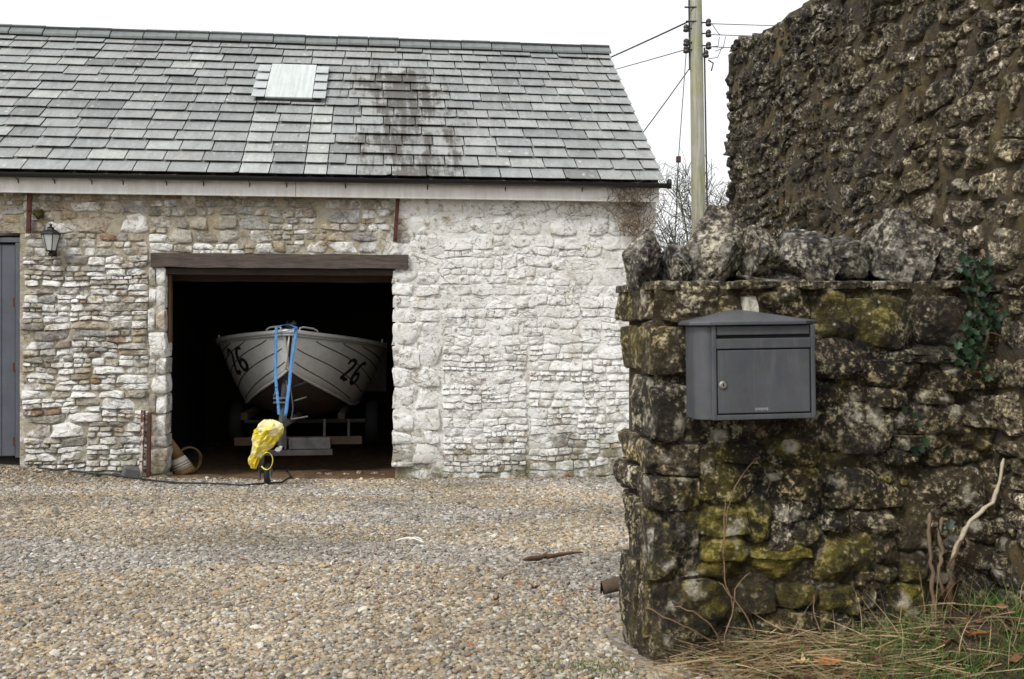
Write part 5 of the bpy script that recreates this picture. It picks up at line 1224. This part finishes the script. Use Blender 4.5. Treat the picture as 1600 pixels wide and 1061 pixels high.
# single fallen leaves
def leaf_mesh(m, s, cup, kind=0):
    if kind == 0: out = [(-1, 0), (-.55, .3), (-.1, .48), (.4, .36), (.8, .14), (1.1, 0), (.8, -.14), (.4, -.36), (-.1, -.48), (-.55, -.3)]
    else: out = [(-.7, .0), (-.75, .35), (-.25, .35), (-.2, .85), (.2, .45), (.55, .5), (.5, .2), (1., 0), (.5, -.2), (.55, -.5), (.2, -.45), (-.2, -.85), (-.25, -.35), (-.75, -.35)]
    vs = [(x * s, y * s, cup * s * (x * x * .5 + y * y * 1.4) + .06 * s * math.sin(7 * x + 5 * y)) for x, y in out]; n = len(vs)
    vs += [(x * .5, y * .5, z * .3) for x, y, z in vs]; vs.append((0, 0, 0))
    m.add(vs, [(i, (i + 1) % n, n + (i + 1) % n, n + i) for i in range(n)] + [(n + i, n + (i + 1) % n, 2 * n) for i in range(n)]); return m
LM = [simple('brown_leaf', (.17, .07, .032), .7, var=.35, scale=60), simple('dark_leaf', (.09, .035, .02), .7, var=.35, scale=60), simple('pale_leaf', (.44, .25, .15), .7, var=.25, scale=60), simple('orange_leaf', (.34, .13, .035), .7, var=.3, scale=60), simple('yellow_leaf', (.52, .40, .17), .7, var=.2, scale=60)]
leaves = [(558,908,.030,1,'dark curled leaf on the gravel, leftmost of the pair in mid yard'),(654,897,.026,0,'small brown leaf on the gravel below the white plastic strip'),(681,906,.026,0,'brown leaf lying flat right of the small one below the plastic strip'),(836,930,.036,0,'ragged brown leaf on the gravel below the stick'),(813,924,.022,3,'tiny orange leaf left of the ragged one below the stick'),(922,932,.042,2,'large pale pink leaf on the gravel beside the cut log'),(655,933,.022,1,'little dark leaf low in mid yard'),(776,949,.036,0,'brown leaf low on the gravel left of the wall end'),(873,950,.026,3,'orange leaf on the gravel nearest the wall corner'),(678,922,.022,0,'brown leaf just above the little dark one in mid yard'),(381,884,.036,0,'brown leaf on the gravel left of centre'),(331,901,.024,1,'dark star shaped leaf on the gravel left of centre'),(292,781,.03,1,'dark red leaf on the far gravel below the doorway'),(735,1022,.022,3,'tiny orange leaf at the bottom of the gravel'),(1475,1028,.046,0,'broad brown leaf in the grass under the dead stems'),(1485,1030,.0,0,''),(1293,1052,.05,3,'orange leaf at the bottom edge in the straw'),(1253,1053,.04,4,'pale yellow leaf at the bottom edge in the straw'),(1530,1008,.045,3,'orange leaf in the grass at the far right'),(910,745,.07,3,'orange leaf against the barn foot near the wall end'),(888,747,.06,0,'brown leaf against the barn foot, left of the orange one'),(1370,1050,.04,1,'dark leaf lying in the grass near the bottom edge')]
for i, (px, py, s, k, lb) in enumerate(leaves):
    if s == 0: continue
    p = ground_at(px, py); o = leaf_mesh(MB(), s * .8, rs.uniform(.3, .8), i % 2).build('fallen_leaf', LM[k], None, smooth=True, solid=.001); o.location = p + Vector((0, 0, .028)); o.rotation_euler = (rs.gauss(.25, .25), rs.gauss(0, .3), rs.uniform(0, 6)); tag(o, lb, 'leaf', 'fallen leaves')
# stick, plastic strip, cut log
p, q = ground_at(818, 884), ground_at(908, 873); rod(p + Vector((0, 0, .03)), q + Vector((0, 0, .035)), 'stick', [.006, .011, .013, .014, .012, .012, .013, .011, .010, .011, .009, .008, .007, .006, .003], simple('wet_stick', (.11, .055, .03), .8, var=.4, scale=20), 'brown stick lying on the gravel left of the wall end', 'stick', wob=.03)
p = ground_at(618, 852); pl = MB()
for (a, b, h) in (((618, 853), (662, 856), .02), ((640, 851), (660, 853), .015)):
    u, v = ground_at(*a), ground_at(*b); pl.ribbon([u + (v - u) * k / 6 + Vector((0, 0, .03 + h * math.sin(k / 6 * 3.1))) - p for k in range(7)], Vector((0, .006, .003)))
o = pl.build('plastic_strip', simple('white_plastic', (.75, .75, .73), .4, var=.05), None, solid=.002); o.location = p; tag(o, 'thin white plastic strip lying on the gravel in mid yard', 'strip')
p = ground_at(944, 938); lg = MB(); lgM = Matrix.Rotation(R(80), 3, 'Y') @ Matrix.Rotation(0, 3, 'Z'); n = 10
lg.tube([Vector((.0, -.0, 0)) + Vector((.02 * k, .008 * k, .004 * k)) for k in range(n)], [.028] * n, 14); log = thing('cut_log', (p.x - .005, p.y + .02, ground(p.x, p.y) + .045), R(-14), 'short cut log end poking from behind the wall corner', 'log')
lg.build('bark', simple('log_bark', (.085, .06, .04), .9, var=.4, scale=30, bump=.6), log, smooth=True)
MB().lathe([(.0255, .0), (.0255, .002), (.004, .003)], 14, (-.0035, -.001, 0), Matrix.Rotation(R(-90), 3, 'Y')).build('cut_face', simple('old_cut_wood', (.08, .045, .025), .9, var=.5, scale=50), log)

# old timber stake beside the wall end
p = ground_at(984, 1000); o = rough_beam(-.014, .014, -.05, .20, -.012, .012, 'timber_stake', M_BEAM, None, .004, 6); o.location = (p.x - .002, p.y + .06, p.z + .02); tag(o, 'dark rotten timber stake against the foot of the wall end', 'stake')
# ivy and dead stems on the low wall
g = G('ivy_leaf'); t = g.rgb(g.attr()); M_IVY = g.done(g.mix(t[0], (.006, .018, .008), (.022, .055, .020)), .55)
def wl(px, py, off=.05): return LF.w(LF.hit(px, py, -off))
ivy = thing('ivy', wl(1540, 560, .02), 0, 'dark green ivy hanging where the low wall meets the tall wall', 'ivy'); io = ivy.location.copy()
IV = [(rs.gauss(1524 + 12 * math.sin((y - 400) / 40), 13), y) for y in [rs.uniform(398, 575) for _ in range(150)]] + [(1535, 582), (1545, 590)]
nrm = LF.M @ Vector((0, -1, 0))
for i, (px, py) in enumerate(IV):
    p = wl(px, py, rs.uniform(.045, .085)) ; s = rs.uniform(.011, .020); m = leaf_mesh(MB(), s, .25, 1); o_ = m.build('leaf', M_IVY, ivy, smooth=True)
    tn = (rs.random(), 0, 0, 1); o_.data.color_attributes['tint'].data.foreach_set('color', list(tn) * len(o_.data.vertices))
    dirn = (nrm + Vector((rs.gauss(0, .35), rs.gauss(0, .2), rs.gauss(.25, .35)))).normalized(); rq_ = dirn.to_track_quat('Z', 'Y').to_euler(); o_.rotation_euler = (rq_.x, rq_.y, rq_.z); o_.rotation_euler.rotate_axis('Z', rs.uniform(-2.4, -.7)); o_.location = p - io
MB().tube([wl(1534 + 10 * math.sin(k), 390 + k * 17, .04) - io for k in range(12)], .005, 6).build('stem', M_TWIG, ivy, smooth=True)
low = [(1430, 650), (1436, 662), (1413, 640), (1440, 702), (1446, 692), (1480, 704), (1475, 712), (1385, 958), (1390, 952), (1430, 705), (1470, 825), (1484, 820)]
iv2 = thing('ivy_sprig', wl(1440, 700, .03), 0, 'few small ivy leaves on the lower right of the mossy wall', 'ivy'); io2 = iv2.location.copy()
for (px, py) in low:
    s = rs.uniform(.014, .024); o_ = leaf_mesh(MB(), s, .25, 1).build('leaf', M_IVY, iv2, smooth=True); o_.data.color_attributes['tint'].data.foreach_set('color', [rs.random(), 0, 0, 1] * len(o_.data.vertices))
    rq_ = (nrm + Vector((rs.gauss(0, .3), 0, rs.gauss(.2, .3)))).normalized().to_track_quat('Z', 'Y').to_euler(); o_.rotation_euler = rq_; o_.rotation_euler.rotate_axis('Z', rs.uniform(-2.4, -.7)); o_.location = wl(px, py, .06) - io2
g = G('bare_ivy_stem'); L = g.obj(); n = g.noise(30, 5, .7, L); z_ = g.sep(L)[2]
M_STEM = g.done(g.mix(g.mr(g.ma('ADD', g.ma('MULTIPLY', n, .5), g.ma('MULTIPLY', z_, 1.3)), .42, .6), (.09, .05, .026), (.50, .43, .31)), .8, g.bump(n, .5, .006))
def stem(ppts, r, label, name='climbing_vine', grp='dead climbing vines', mat=None):
    P = [wl(a, b, off) for a, b, off in ppts]; PP = []
    for i in range(len(P) - 1):
        for k in range(4): f = k / 4; PP.append(P[i] * (1 - f) + P[i + 1] * f + Vector((.010 * nz((i + f) * 1.7, 1. + r[0] * 300), .006 * nz((i + f) * 2., 3.), .008 * nz((i + f) * 1.7, 5.))) )
    PP.append(P[-1]); o0 = PP[-1].copy(); n = len(PP); rr_ = [(r[0] + (r[1] - r[0]) * i / (n - 1)) * (1 + .45 * nz(i * .8, r[0] * 900)) * (.5 if i == 0 else 1) for i in range(n)]
    o = MB().tube([p - o0 for p in PP], rr_, 10).build(name, mat or M_STEM, None, smooth=True); o.location = o0; return tag(o, label, 'dead stem', grp)
stem([(1568, 716, .07), (1558, 760, .07), (1550, 785, .07), (1522, 808, .075), (1508, 826, .07), (1494, 860, .07), (1484, 890, .07), (1484, 925, .06), (1480, 975, .05)], (.005, .0085), 'thick pale peeled stem slanting down the right of the mossy wall')
stem([(1452, 802, .06), (1450, 830, .06), (1453, 870, .06), (1456, 905, .05), (1462, 960, .05)], (.0055, .006), 'straight brown dead stem, leftmost of the upright ones', mat=M_TWIG)
stem([(1472, 808, .06), (1465, 835, .06), (1472, 862, .065), (1466, 885, .06), (1474, 930, .05)], (.005, .006), 'wavy brown dead stem between the straight one and the thick pale one', mat=M_TWIG)
stem([(1506, 842, .09), (1490, 870, .09), (1480, 888, .09)], (.0035, .004), 'thin pale twig leaning on the thick peeled stem')
stem([(1600, 542, .07), (1560, 523, .07), (1530, 512, .06)], (.002, .003), 'thin pale twig crossing the ivy at the right edge')
bram = [([(1178, 716, .05), (1150, 760, .06), (1136, 800, .06), (1132, 850, .06), (1134, 905, .06), (1145, 950, .07)], 'tall arching bramble cane below the mailbox'), ([(1120, 910, .07), (1148, 935, .08), (1165, 960, .09), (1182, 1000, .09)], 'bramble cane slanting down right at the wall foot'), ([(1005, 950, .12), (1050, 968, .14), (1085, 985, .14), (1130, 1018, .12)], 'long pale cane lying against the lowest big stone'), ([(1050, 948, .1), (1085, 955, .12), (1110, 975, .12), (1128, 1008, .1)], 'thin arched cane in front of the lowest big stone'), ([(1168, 895, .06), (1150, 920, .07), (1146, 950, .08), (1136, 990, .09), (1132, 1015, .09)], 'forked cane in the middle of the wall foot'), ([(1268, 930, .06), (1275, 965, .08), (1290, 1008, .09)], 'short cane right of the middle of the wall foot'), ([(1130, 780, .06), (1134, 830, .07), (1130, 870, .07)], 'slim upright cane on the mossy yellow stones')]
for pts, lb in bram: stem(pts, (.0014, .0026), lb, 'bramble_cane', 'bramble canes', simple('cane_' + str(pts[0][0]), (.20, .13, .075), .8, var=.5, scale=40))
for o in (barn, lowwall, tallwall): o['kind'] = 'thing'
